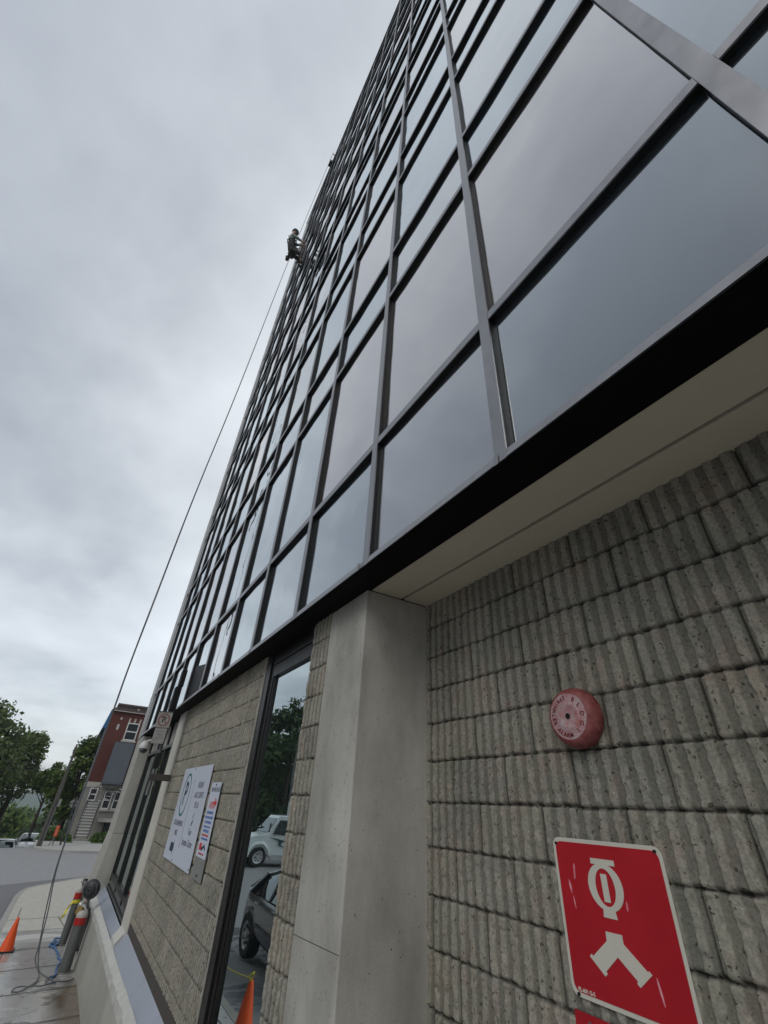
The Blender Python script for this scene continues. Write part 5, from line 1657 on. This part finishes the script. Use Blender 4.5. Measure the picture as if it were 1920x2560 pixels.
# the outside stair
t = thing('outside_stair', (-48.0, 2.2, -3.1), 'white treaded outside stair climbing the front of the brick house and turning right', 'stair')
for i in range(12):
    f = i / 11.0
    x = -46.35 - 2.55 * f; z = -2.72 + 1.98 * f
    y0 = 1.34 + 0.22 * f * f; y1 = 2.24 + 0.22 * f * f
    mb = MB(); mb.box(x - 0.27, x, y0, y1, z - 0.045, z); mb.build('tread', M['treadw'], t)
for i in range(8):
    f = (i + 1) / 8.0
    y = 2.0 + 1.95 * f; z = -0.74 + 1.40 * f
    mb = MB(); mb.box(-49.25, -48.45, y, y + 0.27, z - 0.045, z); mb.build('tread', M['treadw'], t)
for yy in (1.36, 2.22):
    mb = MB(); mb.hexa([(-46.1, yy - 0.02, -3.1), (-46.1, yy + 0.03, -3.1), (-49.15, yy + 0.25, -1.0), (-49.15, yy + 0.2, -1.0), (-46.1, yy - 0.02, -2.85), (-46.1, yy + 0.03, -2.85), (-49.15, yy + 0.25, -0.75), (-49.15, yy + 0.2, -0.75)])
    mb.build('stringer', M['irondark'], t)
mb = MB()
rail = [(-46.3, 1.34, -1.85), (-47.5, 1.40, -0.95), (-48.6, 1.52, -0.05), (-49.15, 1.8, 0.35), (-49.25, 2.6, 0.9)]
mb.tube(catmull(rail, 5), 0.025, 6)
rail2 = [(-46.3, 2.24, -1.85), (-47.5, 2.32, -0.95), (-48.4, 2.5, -0.2), (-48.4, 3.0, 0.3), (-48.4, 4.0, 1.3)]
mb.tube(catmull(rail2, 5), 0.022, 6)
mb.build('handrail', M['irondark'], t)
mb = MB()
for q in catmull(rail, 3)[::1]:
    mb.tube([q, q - Vector((0, 0, 0.85))], 0.012, 4)
for q in catmull(rail2, 3)[::1]:
    mb.tube([q, q - Vector((0, 0, 0.85))], 0.012, 4)
mb.build('balusters', M['irondark'], t)
mb = MB(); mb.box(-46.7, -46.05, 1.28, 2.34, -3.12, -2.92); mb.box(-46.9, -46.35, 1.32, 2.28, -2.92, -2.77); mb.build('bottom_step', M['stone'], t)

# porch posts hiding in shade under the balcony, parapet building further up the street
t = thing('end_house', (-64, 16, -3.1), 'pale house standing behind the brick house', 'house')
mb = MB(); mb.box(-72, -63.5, 12, 26, -3.4, 4.0); mb.build('wall', M['housebeige'], t)
mb = MB(); mb.box(-72.3, -63.2, 11.7, 26.3, 4.0, 4.4); mb.build('roof', M['roofred'], t)


# ------------------------------------------------------------------ trees
def tree(loc, h, cr_, m_, label, group, seed, n=5200, leaf=0.30, crown_lo=0.28, trunk_r=None, squash=1.0, blobs=26, lean=(0, 0), name='tree'):
    rg = np.random.default_rng(seed)
    x, y, z = loc
    t = thing(name, loc, label, 'tree', group)
    tr_ = trunk_r or h * 0.022
    # limbs
    mb = MB()
    top = Vector((x + lean[0], y + lean[1], z + h * 0.82))
    mb.tube([(x, y, z - 0.2), (x + lean[0] * 0.2, y + lean[1] * 0.2, z + h * 0.25), (x + lean[0] * 0.6, y + lean[1] * 0.6, z + h * 0.55), top], [tr_ * 1.25, tr_, tr_ * 0.6, tr_ * 0.15], 8)
    cen = []
    for b in range(blobs):
        a = rg.uniform(0, 2 * math.pi)
        hz = rg.uniform(crown_lo, 0.97)
        env = math.sin(min(1, (hz - crown_lo + 0.08) / (1.02 - crown_lo)) * math.pi) ** 0.55
        rr_ = cr_ * env * math.sqrt(rg.uniform(0.05, 1.0)) * 0.85
        c = Vector((x + lean[0] * hz + rr_ * math.cos(a), y + lean[1] * hz + rr_ * math.sin(a) * squash, z + h * hz))
        cen.append((c, cr_ * rg.uniform(0.20, 0.42)))
        if b % 2 == 0:
            s0 = Vector((x + lean[0] * hz * 0.5, y + lean[1] * hz * 0.5, z + h * max(0.15, hz - 0.28)))
            mb.tube([s0, s0.lerp(c, 0.5) + Vector((0, 0, -h * 0.02)), c], [tr_ * 0.42, tr_ * 0.25, tr_ * 0.08], 5)
    mb.build('trunk', M['bark'], t, smooth=True)
    wts = np.array([r_ ** 2 for _, r_ in cen]); wts /= wts.sum()
    ks = rg.choice(len(cen), n, p=wts)
    d = rg.normal(size=(n, 3)); d /= np.linalg.norm(d, axis=1, keepdims=True)
    rad = rg.uniform(0.25, 1.0, n) ** 0.45
    rad = rad * (1 + 0.22 * np.clip(rg.normal(size=n), -2, 1.6))
    C = np.array([[*c] for c, _ in cen])[ks]; RR = np.array([r_ for _, r_ in cen])[ks]
    P = C + d * (rad * RR)[:, None] * np.array([1, 1, 0.78])
    P[:, 2] = np.maximum(P[:, 2], z + h * crown_lo * 0.55)
    # each leaf cluster: a small bent quad facing mostly outward and up
    nrm = d * 0.6 + rg.normal(size=(n, 3)) * 0.6 + np.array([0, 0, 0.5])
    nrm /= np.linalg.norm(nrm, axis=1, keepdims=True)
    tg = np.cross(nrm, rg.normal(size=(n, 3))); tg /= np.linalg.norm(tg, axis=1, keepdims=True)
    bt = np.cross(nrm, tg)
    s1 = (leaf * rg.uniform(0.5, 1.25, n))[:, None]; s2 = s1 * rg.uniform(0.45, 0.8, n)[:, None]
    V = np.stack([P - tg * s1, P + bt * s2 + nrm * s1 * 0.15, P + tg * s1, P - bt * s2 + nrm * s1 * 0.15], 1).reshape(-1, 3)
    me = bpy.data.meshes.new('crown')
    me.vertices.add(4 * n); me.vertices.foreach_set('co', V.astype(np.float32).ravel())
    me.loops.add(4 * n); me.loops.foreach_set('vertex_index', np.arange(4 * n, dtype=np.int32))
    me.polygons.add(n); me.polygons.foreach_set('loop_start', np.arange(0, 4 * n, 4, dtype=np.int32)); me.polygons.foreach_set('loop_total', np.full(n, 4, dtype=np.int32))
    me.update(calc_edges=True); me.validate()
    me.materials.append(m_)
    o = bpy.data.objects.new('crown', me)
    COL.objects.link(o); attach(o, t)
    return t


def g2(x, y):
    return (x, y, gz(x, y) - 0.15)


TG = 'trees at the foot of the side street'
tree(g2(-66, -9.6), 13.2, 5.2, M['leafA'], 'tallest leafy tree, cut by the left edge of the view', TG, 11, 12000, 0.25, 0.26, blobs=44)
tree(g2(-72, -5.6), 12.2, 3.6, M['leafA'], 'open crowned tree with upright twigs, between the tallest tree and the leaning pole', TG, 12, 7500, 0.24, 0.56, blobs=36)
tree(g2(-84, -10.5), 13.0, 4.0, M['leafC'], 'dark low tree standing behind the tallest tree', TG, 17, 4200, 0.32, 0.15)
tree((-57, 0.35, -3.3), 7.5, 2.5, M['leafB'], 'dense green tree touching the left side of the brick house', TG, 13, 8000, 0.20, 0.12, blobs=36)
tree((-60, -1.9, -3.7), 5.8, 1.5, M['leafB'], 'small branch-heavy tree reaching left from behind the utility pole', TG, 14, 2400, 0.16, 0.62, blobs=16)
tree(g2(-95, -6.5), 6.5, 4.2, M['leafB'], 'light green round tree down the slope, lower than the others', TG, 15, 4200, 0.34, 0.05, blobs=24)
tree(g2(-120, -13.0), 11, 6.0, M['leafC'], 'far dark green tree beyond the parked cars', TG, 16, 4000, 0.45, 0.05, blobs=24)
tree(g2(-120, -1.0), 7.5, 5.0, M['leafC'], 'far dark green tree beyond the brick house corner', TG, 18, 3600, 0.42, 0.05, blobs=24)
tree(g2(-140, -9.0), 8.0, 8.0, M['leafB'], 'wide light tree in the dip before the hills', TG, 19, 4200, 0.5, 0.05, blobs=24)
tree(g2(-94, -13.5), 13, 4.6, M['leafA'], 'brownish tree standing behind the row of trunks on the left', TG, 20, 4200, 0.34, 0.08, blobs=26)


def shrub(loc, r_, h, label, seed, m_='shrub', n=900, leaf=0.10, group='shrubs and weeds by the brick house'):
    rg = np.random.default_rng(seed)
    x, y, z = loc
    d = rg.normal(size=(n, 3)); d /= np.linalg.norm(d, axis=1, keepdims=True); d[:, 2] = np.abs(d[:, 2])
    rad = rg.uniform(0.3, 1.05, n)[:, None] ** 0.6
    P = np.array([x, y, z]) + d * rad * np.array([r_ * 0.7, r_, h])
    nrm = d + rg.normal(size=(n, 3)) * 0.7; nrm /= np.linalg.norm(nrm, axis=1, keepdims=True)
    tg = np.cross(nrm, rg.normal(size=(n, 3))); tg /= np.linalg.norm(tg, axis=1, keepdims=True); bt = np.cross(nrm, tg)
    s1 = (leaf * rg.uniform(0.5, 1.3, n))[:, None]
    V = np.stack([P - tg * s1, P + bt * s1 * 0.5, P + tg * s1, P - bt * s1 * 0.5], 1).reshape(-1, 3)
    mb = MB(); mb.add(V.tolist(), [tuple(range(4 * i, 4 * i + 4)) for i in range(n)])
    t = thing('shrub', loc, label, 'shrub', group)
    mb.build('leaves', M[m_], t)
    mb = MB()
    for i in range(7):
        a = rg.uniform(0, 6.28)
        mb.tube([(x, y, z - 0.05), (x + 0.3 * r_ * math.cos(a), y + 0.3 * r_ * math.sin(a), z + 0.5 * h), (x + 0.6 * r_ * math.cos(a), y + 0.6 * r_ * math.sin(a), z + 0.85 * h)], [0.02, 0.014, 0.006], 4)
    mb.build('stems', M['bark'], t)


shrub((-46.2, 3.15, -3.08), 0.75, 0.62, 'bright green bush at the right foot of the outside stair', 31)
shrub((-46.5, 4.3, -3.08), 0.8, 0.55, 'green bush half hidden by the corner pier, right of the stair', 32)
shrub((-46.4, 0.95, -3.08), 0.30, 0.40, 'small tuft of weeds left of the bottom step', 33, n=400)
shrub((-47.5, -0.2, -3.1), 0.8, 0.8, 'dark bush behind the utility pole', 34, 'leafB', 900)


# ------------------------------------------------------------------ street furniture across the side street
t = thing('utility_pole', (-42.3, -0.58, -3.1), 'tall weathered wooden utility pole in front of the green tree', 'utility pole')
mb = MB(); mb.tube([(-42.3, -0.58, -3.2), (-42.3, -0.60, 0.0), (-42.3, -0.66, 2.80)], [0.155, 0.125, 0.055], 14); mb.build('shaft', M['polewood'], t, smooth=True, auto=50)
mb = MB(); mb.box(-42.15, -41.98, -0.42, -0.26, -0.95, -0.55); mb.build('meter_box', M['galv'], t, bevel=0.01)
mb = MB(); mb.tube([(-42.1, -0.45, -3.1), (-42.1, -0.46, -0.9)], 0.04, 6); mb.build('ground_pipe', M['steel'], t)
mb = MB(); mb.tube([(-42.3, -0.62, 1.3), (-50, -6.0, 0.9), (-60, -14, 1.6)], 0.012, 4); mb.build('service_wire', M['irondark'], t)
t = thing('stop_sign_post', (-43.3, 0.62, -3.1), 'dark post carrying the grey back of an octagonal stop sign', 'sign post')
mb = MB(); mb.tube([(-43.3, 0.62, -3.15), (-43.3, 0.56, -0.35)], 0.055, 10); mb.build('post', M['irondark'], t, smooth=True, auto=50)
mb = MB()
n = 8
mb.prism([(0.53 + 0.27 * math.cos(R(22.5 + 45 * i)), -0.755 + 0.27 * math.sin(R(22.5 + 45 * i))) for i in range(n)], -43.42, -43.40, plane='yz'); mb.build('sign_back', M['galv'], t)
mb = MB(); mb.box(-43.40, -43.38, 0.51, 0.55, -1.02, -0.49); mb.box(-43.40, -43.38, 0.27, 0.79, -0.775, -0.735); mb.build('sign_brace', M['irondark'], t)
t = thing('construction_marker', (-43.0, 0.10, -3.1), 'orange and white construction marker leaning near the stop sign post', 'marker')
mb = MB(); mb.box(-42.98, -42.95, 0.02, 0.22, -2.62, -2.02); mb.build('orange_panel', M['orange'], t)
mb = MB(); mb.box(-42.949, -42.945, 0.10, 0.13, -2.60, -2.04); mb.build('white_stripe', M['whitecap'], t)
mb = MB(); mb.tube([(-43.0, 0.12, -2.62), (-42.8, -0.04, -3.09)], 0.03, 6); mb.tube([(-43.0, 0.12, -2.62), (-43.2, 0.18, -3.09)], 0.03, 6); mb.tube([(-43.0, 0.14, -2.05), (-43.0, 0.17, -1.72)], 0.012, 6); mb.build('stand', M['steel'], t)
t = thing('traffic_sign', (-62, -5.3, gz(-62, -5.3)), 'pale round sign back on a thin post down the slope, left of the parked cars', 'sign')
mb = MB(); mb.tube([g2(-62, -5.3), (-62, -5.3, -3.1)], 0.04, 6); mb.build('post', M['steel'], t)
mb = MB(); mb.prism([(-5.3 + 0.33 * math.cos(R(30 * i)), -3.0 + 0.33 * math.sin(R(30 * i))) for i in range(12)], -61.93, -61.9, plane='yz'); mb.build('sign_back', M['galv'], t)


# ------------------------------------------------------------------ vehicles (built facing +X, centred on the origin, wheels on z = 0)
def wheel(parent, x, y, r_, w_, side):
    mb = MB(); mb.lathe([(r_ * 0.60, w_ * 0.3), (r_ * 0.62, 0), (r_ * 0.93, 0.0), (r_, w_ * 0.18), (r_, w_ * 0.82), (r_ * 0.93, w_), (r_ * 0.64, w_ * 0.98), (r_ * 0.62, w_ * 0.5)], (x, y if side > 0 else y, r_), 'y' if side > 0 else '-y', 28)
    ty = mb.build('wheel', M['tyre'], parent, smooth=True, local=True, auto=35)
    mb = MB(); mb.lathe([(r_ * 0.63, w_ * 0.5), (r_ * 0.63, w_ * 0.93), (r_ * 0.55, w_ * 0.86), (r_ * 0.20, w_ * 0.80), (r_ * 0.17, w_ * 0.95), (r_ * 0.05, w_ * 0.97)], (x, y, r_), 'y' if side > 0 else '-y', 20)
    mb.build('rim', M['hub'], ty, smooth=True, local=True, auto=30)
    mb = MB()
    for k in range(7):
        a = 2 * math.pi * k / 7
        mb.tube([(x + r_ * 0.37 * math.cos(a), y + side * w_ * 0.84, r_ + r_ * 0.37 * math.sin(a)), (x + r_ * 0.37 * math.cos(a), y + side * w_ * 0.90, r_ + r_ * 0.37 * math.sin(a))], r_ * 0.085, 8)
    mb.build('rim_holes', M['grille'], ty, local=True)


def car(name, label, paint, loc, rz, group=None):
    t = thing(name, (0, 0, 0), label, 'car', group)
    # lower body: cross-sections along x, each a closed loop of (y, z)
    st = [(-2.22, 0.62, 0.42, 0.72, 0.80), (-2.15, 0.76, 0.32, 0.86, 0.98), (-1.85, 0.86, 0.26, 0.92, 1.04), (-1.2, 0.90, 0.24, 0.93, 1.02), (0.0, 0.91, 0.23, 0.91, 0.97), (0.9, 0.90, 0.23, 0.88, 0.95), (1.6, 0.87, 0.24, 0.80, 0.88), (2.1, 0.78, 0.28, 0.70, 0.76), (2.26, 0.62, 0.36, 0.60, 0.64)]
    rings = []
    for x, w_, zb, zs, zt_ in st:
        half = [(0.0, zb), (w_ * 0.86, zb), (w_ * 0.97, zb + 0.10), (w_, zb + 0.30 * (zs - zb) + 0.05), (w_ * 0.985, zs - 0.10), (w_ * 0.93, zs), (w_ * 0.80, zt_ - 0.015), (w_ * 0.45, zt_), (0.0, zt_ + 0.01)]
        rings.append([(x, y, z) for y, z in half] + [(x, -y, z) for y, z in half[-2:0:-1]])
    mb = MB(); n = len(rings[0])
    mb.add([p for r_ in rings for p in r_], [(i * n + k, i * n + (k + 1) % n, (i + 1) * n + (k + 1) % n, (i + 1) * n + k) for i in range(len(rings) - 1) for k in range(n)] + [tuple(range(n)), tuple(range((len(rings) - 1) * n, len(rings) * n))[::-1]])
    body = mb.build('body', paint, t, smooth=True, local=True, auto=38)
    md = body.modifiers.new('sub', 'SUBSURF'); md.levels = 1; md.render_levels = 2
    # greenhouse: one smooth glass shell, painted roof skin, rails and pillars over it
    gh = [(-1.92, 0.99, 0.80, 0.74), (-1.55, 1.13, 0.86, 0.72), (-1.15, 1.285, 0.88, 0.67), (-0.65, 1.395, 0.89, 0.62), (-0.10, 1.425, 0.89, 0.61), (0.35, 1.395, 0.88, 0.62), (0.75, 1.275, 0.87, 0.66), (1.10, 1.10, 0.85, 0.72), (1.38, 0.95, 0.80, 0.74)]

    def gsec(x, z, wb, wt):
        zb = min(z - 0.02, 0.93)
        return [(x, wb, zb), (x, wb * 0.4 + wt * 0.6, zb + (z - zb) * 0.55), (x, wt, z - 0.045), (x, wt * 0.82, z - 0.008), (x, 0, z + 0.008), (x, -wt * 0.82, z - 0.008), (x, -wt, z - 0.045), (x, -(wb * 0.4 + wt * 0.6), zb + (z - zb) * 0.55), (x, -wb, zb)]
    secs = [gsec(*g) for g in gh]
    mb = MB()
    mb.add([p for r_ in secs for p in r_], [(i * 9 + k, i * 9 + k + 1, (i + 1) * 9 + k + 1, (i + 1) * 9 + k) for i in range(len(secs) - 1) for k in range(8)])
    mb.build('windows', M['carglass'], t, smooth=True, local=True)
    mb = MB()
    top = [[(p[0], p[1] * 1.012, p[2] + 0.010) for p in secs[i][2:7]] for i in range(2, 6)]
    mb.add([p for r_ in top for p in r_], [(i * 5 + k, i * 5 + k + 1, (i + 1) * 5 + k + 1, (i + 1) * 5 + k) for i in range(len(top) - 1) for k in range(4)])
    for s_ in (2, 6):
        mb.tube([(q[s_][0], q[s_][1] * 1.005, q[s_][2]) for q in secs], 0.028, 6)
    for s_ in (1, -1):
        mb.tube([(-0.34, s_ * 0.895, 0.93), (-0.34, s_ * 0.755, 1.20), (-0.34, s_ * 0.625, 1.375)], 0.026, 6)
        mb.tube([(-1.45, s_ * 0.885, 0.95), (-1.30, s_ * 0.79, 1.10), (-1.15, s_ * 0.70, 1.24)], 0.045, 6)
    mb.build('roof', paint, t, smooth=True, local=True, auto=60)
    for x in (-1.38, 1.40):
        for s_ in (-1, 1):
            wheel(t, x, s_ * 0.68, 0.33, 0.23, s_)
            mb = MB(); a_ = [math.pi * i / 12 for i in range(13)]
            mb.add([(x + r_ * math.cos(q), s_ * (0.915 - 0.015 * (r_ > 0.38)), 0.33 + r_ * math.sin(q)) for r_ in (0.36, 0.405) for q in a_], [(i, i + 1, i + 14, i + 13) for i in range(12)])
            mb.build('wheel_arch', M['grille'], t, local=True)
    for s_ in (-1, 1):
        for x in (0.02, -0.98):
            mb = MB(); mb.tube([(x - 0.09, s_ * 0.925, 0.83), (x, s_ * 0.94, 0.84), (x + 0.09, s_ * 0.925, 0.83)], 0.014, 6); mb.build('door_handle', M['hub'], t, local=True)
        mb = MB(); mb.box(-1.0, 1.0, s_ * 0.915 - 0.006, s_ * 0.915 + 0.006, 0.52, 0.545); mb.build('side_molding', M['grille'], t, local=True)
        mb = MB(); mb.hexa([(0.92, s_ * 0.90, 0.94), (1.08, s_ * 0.88, 0.94), (1.08, s_ * 1.06, 0.96), (0.93, s_ * 1.07, 0.96), (0.93, s_ * 0.92, 1.05), (1.05, s_ * 0.90, 1.05), (1.05, s_ * 1.05, 1.08), (0.94, s_ * 1.07, 1.08)]); mb.build('side_mirror', paint, t, local=True, bevel=0.02)
        mb = MB(); mb.hexa([(2.06, s_ * 0.50, 0.58), (2.25, s_ * 0.45, 0.56), (2.02, s_ * 0.79, 0.58), (1.90, s_ * 0.80, 0.60), (2.00, s_ * 0.50, 0.71), (2.18, s_ * 0.45, 0.68), (1.95, s_ * 0.79, 0.72), (1.85, s_ * 0.80, 0.73)]); mb.build('headlight', M['lamp'], t, local=True)
        mb = MB(); mb.hexa([(-2.20, s_ * 0.50, 0.70), (-2.10, s_ * 0.50, 0.70), (-2.06, s_ * 0.72, 0.70), (-2.16, s_ * 0.70, 0.70), (-2.18, s_ * 0.50, 0.88), (-2.08, s_ * 0.50, 0.88), (-2.05, s_ * 0.71, 0.88), (-2.14, s_ * 0.69, 0.88)]); mb.build('tail_light', M['taillamp'], t, local=True)
    mb = MB(); mb.box(2.18, 2.262, -0.42, 0.42, 0.40, 0.58); mb.build('grille', M['grille'], t, local=True)
    t.location = loc; t.rotation_euler = (0, 0, rz)
    return t


CG = 'cars parked down the slope'
c0 = car('parked_car', 'dark grey sedan parked at the kerb, seen mirrored in the tall shop window', M['cardark'], (-11.35, -2.50, gz(-11.5) - 0.13), 0)
c0.scale = (1.10, 1.05, 1.16)
c1 = car('parked_car', 'pale silver car at the left edge, roof just above the road crest', M['carsilver'], (-57.0, -3.3, gz(-57, -3.3) - 0.13), 0.03, CG)


def place(o, loc, rz, label, swap=None):
    c = copy_tree(o)
    c.location = loc; c.rotation_euler = (0, 0, rz); c['label'] = label
    if swap:
        for ch in c.children:
            if len(ch.data.materials) and ch.name.split('.')[0] in ('body', 'roof', 'side_mirror'):
                ch.data = ch.data.copy(); ch.data.materials.clear(); ch.data.materials.append(swap)
    return c


def zz_(x, y):
    return gz(x, y) - 0.13


place(c1, (-59.5, -1.70, zz_(-59.5, -1.70)), 0.02, 'white car nearest the utility pole', M['carwhite'])
place(c1, (-65.5, -2.75, zz_(-65.5, -2.75)), 0.05, 'dark car between the silver and the white car beyond the crest', M['carblack'])
place(c1, (-71.5, -2.3, zz_(-71.5, -2.3)), 0.05, 'small pale car further down the slope behind the white one', M['carsilver'])
place(c1, (-80.0, -3.6, zz_(-80, -3.6)), 0.05, 'farthest car in the row down the slope', M['carwhite'])


def truck(loc, rz):
    t = thing('delivery_truck', (0, 0, 0), 'white bonneted truck with a dark swoosh on its door, mirrored in the tall shop window', 'truck')
    prof = [(-0.85, 0.60), (-0.85, 2.50), (-0.72, 2.62), (0.30, 2.60), (0.42, 2.50), (0.95, 1.72), (1.05, 1.66), (2.50, 1.42), (2.78, 1.24), (2.90, 0.95), (2.88, 0.62)]
    mb = MB()
    # cab and bonnet as a lofted skin: narrower nose
    rings = []
    for yy, k in ((-1.10, 0), (-1.04, 1), (1.04, 1), (1.10, 0)):
        rings.append([((x if x < 0.9 else x) - (0.04 if not k and x > 0.5 else 0), yy * (1.0 if x < 0.9 else 0.90 if x < 2.6 else 0.82), z - (0.05 if not k and z > 1.0 else 0)) for x, z in prof])
    n = len(prof)
    mb.add([p for r_ in rings for p in r_], [(i * n + k, i * n + k + 1, (i + 1) * n + k + 1, (i + 1) * n + k) for i in range(3) for k in range(n - 1)] + [tuple(range(n)), tuple(range(3 * n, 4 * n))[::-1]] + [(i * n + n - 1, i * n, (i + 1) * n, (i + 1) * n + n - 1) for i in range(3)])
    mb.build('cab', M['truckwhite'], t, smooth=True, local=True, auto=25)
    for s_ in (-1, 1):
        mb = MB(); mb.prism([(-0.55, 1.62), (0.62, 1.62), (0.30, 2.35), (-0.45, 2.38)], s_ * 1.102, s_ * 1.112); mb.build('side_window', M['carglass'], t, local=True)
        mb = MB(); mb.prism([(0.85, 1.48), (0.1, 1.36), (-0.8, 1.36), (-0.8, 1.30), (0.0, 1.29), (0.15, 1.12), (-0.25, 0.98), (0.25, 1.06), (0.30, 1.30)], s_ * 1.102, s_ * 1.108); mb.build('door_swoosh', M['truckgreen'], t, local=True)
        mb = MB(); mb.tube([(1.35 + 0.66 * math.cos(a), s_ * 1.02, 0.52 + 0.66 * math.sin(a)) for a in [math.pi * i / 14 for i in range(15)]], 0.10, 8); mb.build('fender', M['truckwhite'], t, smooth=True, local=True)
        mb = MB(); mb.box(0.95, 1.0, s_ * 1.15, s_ * 1.32, 1.75, 2.2); mb.tube([(0.75, s_ * 1.08, 2.1), (0.97, s_ * 1.2, 2.1)], 0.02, 5); mb.build('side_mirror', M['grille'], t, local=True)
        mb = MB(); mb.box(2.70, 2.86, s_ * 0.68 - 0.12, s_ * 0.68 + 0.12, 0.95, 1.12); mb.build('headlight', M['lamp'], t, local=True)
        mb = MB(); mb.box(-0.8, 0.62, s_ * 0.95, s_ * 1.08, 0.38, 0.60); mb.build('side_step', M['hub'], t, local=True)
        for x in (1.35, -2.6, -3.8):
            wheel(t, x, s_ * 0.84, 0.50, 0.28, s_)
    mb = MB(); mb.hexa([(0.46, -0.95, 2.44), (0.95, -0.92, 1.74), (0.95, 0.92, 1.74), (0.46, 0.95, 2.44), (0.49, -0.95, 2.46), (0.98, -0.92, 1.76), (0.98, 0.92, 1.76), (0.49, 0.95, 2.46)]); mb.build('windshield', M['carglass'], t, local=True)
    mb = MB(); mb.box(2.80, 3.02, -1.1, 1.1, 0.36, 0.68); mb.build('bumper', M['hub'], t, local=True, bevel=0.04)
    mb = MB(); mb.box(2.87, 2.93, -0.5, 0.5, 0.78, 1.20); mb.build('grille', M['grille'], t, local=True)
    mb = MB(); mb.box(-7.6, -1.0, -1.22, 1.22, 0.95, 3.35); mb.build('cargo_box', M['truckwhite'], t, local=True, bevel=0.03)
    mb = MB(); mb.box(-7.5, 2.2, -0.42, 0.42, 0.55, 0.93); mb.build('chassis', M['grille'], t, local=True)
    mb = MB(); mb.box(-7.55, -1.05, -1.235, -1.221, 1.0, 1.25); mb.box(-7.55, -1.05, 1.221, 1.235, 1.0, 1.25); mb.build('box_rail', M['hub'], t, local=True)
    t.location = loc; t.rotation_euler = (0, 0, rz)
    return t


truck((-33.4, -9.45, -3.23), R(90))

# ------------------------------------------------------------------ opposite side of the street (seen only in the glass)
OG = 'trees on the opposite side of the street'
for i, (x, y, h, r_, m_, lb) in enumerate((
        (-52, -16.5, 14.5, 5.2, 'leafC', 'big dark tree mirrored in the top half of the tall shop window'), (-64, -17.5, 13.5, 5.0, 'leafC', 'dark tree left of the big mirrored one'),
        (-78, -20, 15.5, 6.5, 'leafA', 'brownish tree far down the opposite side'), (-44, -21, 13.0, 5.2, 'leafA', 'open tree right of the big mirrored one'),
        (-95, -26, 17, 7.5, 'leafC', 'farthest dark tree of the opposite row'), (-30, -22, 11, 4.5, 'leafB', 'lighter tree near the opposite crossing'), (-72, -15, 11, 4.2, 'leafB', 'light green tree in the opposite row'))):
    tree(g2(x, y), h, r_, M[m_], lb, OG, 50 + i, 5200, 0.34, 0.12, blobs=30)
t = thing('brown_house', (-66, -27, gz(-66, -27)), 'brick house with a red brown roof behind the opposite trees', 'house')
g_ = gz(-66, -27)
mb = MB(); mb.box(-76, -58, -33, -24, g_ - 0.4, g_ + 10.5); mb.build('wall', M['brick'], t)
mb = MB(); mb.prism([(-33.5, g_ + 10.5), (-23.5, g_ + 10.5), (-28.5, g_ + 13.5)], -76.4, -57.6, plane='yz'); mb.build('roof', M['roofred'], t)
for k in range(4):
    for zf in (1.5, 4.6, 7.7):
        mb = MB(); mb.box(-74 + k * 4.2, -72.6 + k * 4.2, -23.99, -23.93, g_ + zf, g_ + zf + 1.6); mb.build('window', M['housepane'], t)
t = thing('beige_house', (-20, -25, -3), 'pale rendered house facing the office building', 'house')
mb = MB(); mb.box(-27, -10, -33, -22, -3.6, 4.5); mb.build('wall', M['housebeige'], t)
mb = MB(); mb.box(-27.4, -9.6, -33.4, -21.6, 4.5, 4.9); mb.build('roof', M['roofred'], t)
for k in range(4):
    for zf in (-1.6, 1.6):
        mb = MB(); mb.box(-25.5 + k * 4.1, -24.1 + k * 4.1, -21.99, -21.93, zf, zf + 1.5); mb.build('window', M['housepane'], t)
mb = MB(); mb.box(-18.2, -17.2, -21.99, -21.93, -2.9, -0.8); mb.build('door', M['brownmetal'], t)
t = thing('street_lamp', (-38, -11.6, -3.1), 'tall grey street lamp across the road', 'street lamp')
mb = MB(); mb.tube([(-38, -11.8, -3.1), (-38, -11.8, 4.8)], [0.10, 0.06], 10); mb.build('pole', M['steel'], t)
mb = MB(); mb.lathe([(0.06, 4.8), (0.16, 4.9), (0.18, 5.1), (0.05, 5.25)], (-38, -11.8, 0), 'z', 14); mb.build('lamp_head', M['steel'], t)
t = thing('street_name_sign', (-38.5, -5.6, -3.1), 'small white street name plate on a thin post across the road', 'sign')
mb = MB(); mb.tube([(-38, -12.8, -3.1), (-38, -12.8, 0.3)], 0.035, 8); mb.build('post', M['steel'], t)
mb = MB(); mb.box(-38.02, -37.98, -13.2, -12.4, 0.1, 0.3); mb.build('name_plate', M['winwhite'], t)


# ------------------------------------------------------------------ moist air over the valley
mb = MB(); mb.box(-1120, 130, -720, 720, -150, 36)
hz_ = mb.build('haze', bpy.data.materials.new('haze'))
hz_['kind'] = 'stuff'
hm = hz_.data.materials[0]
hm.use_nodes = True
hm.node_tree.nodes.clear()
ho = N(hm.node_tree, 'ShaderNodeOutputMaterial')
hv = N(hm.node_tree, 'ShaderNodeVolumePrincipled')
hv.inputs['Color'].default_value = (0.80, 0.87, 0.96, 1)
hv.inputs['Density'].default_value = 0.0004
hm.node_tree.links.new(hv.outputs[0], ho.inputs['Volume'])
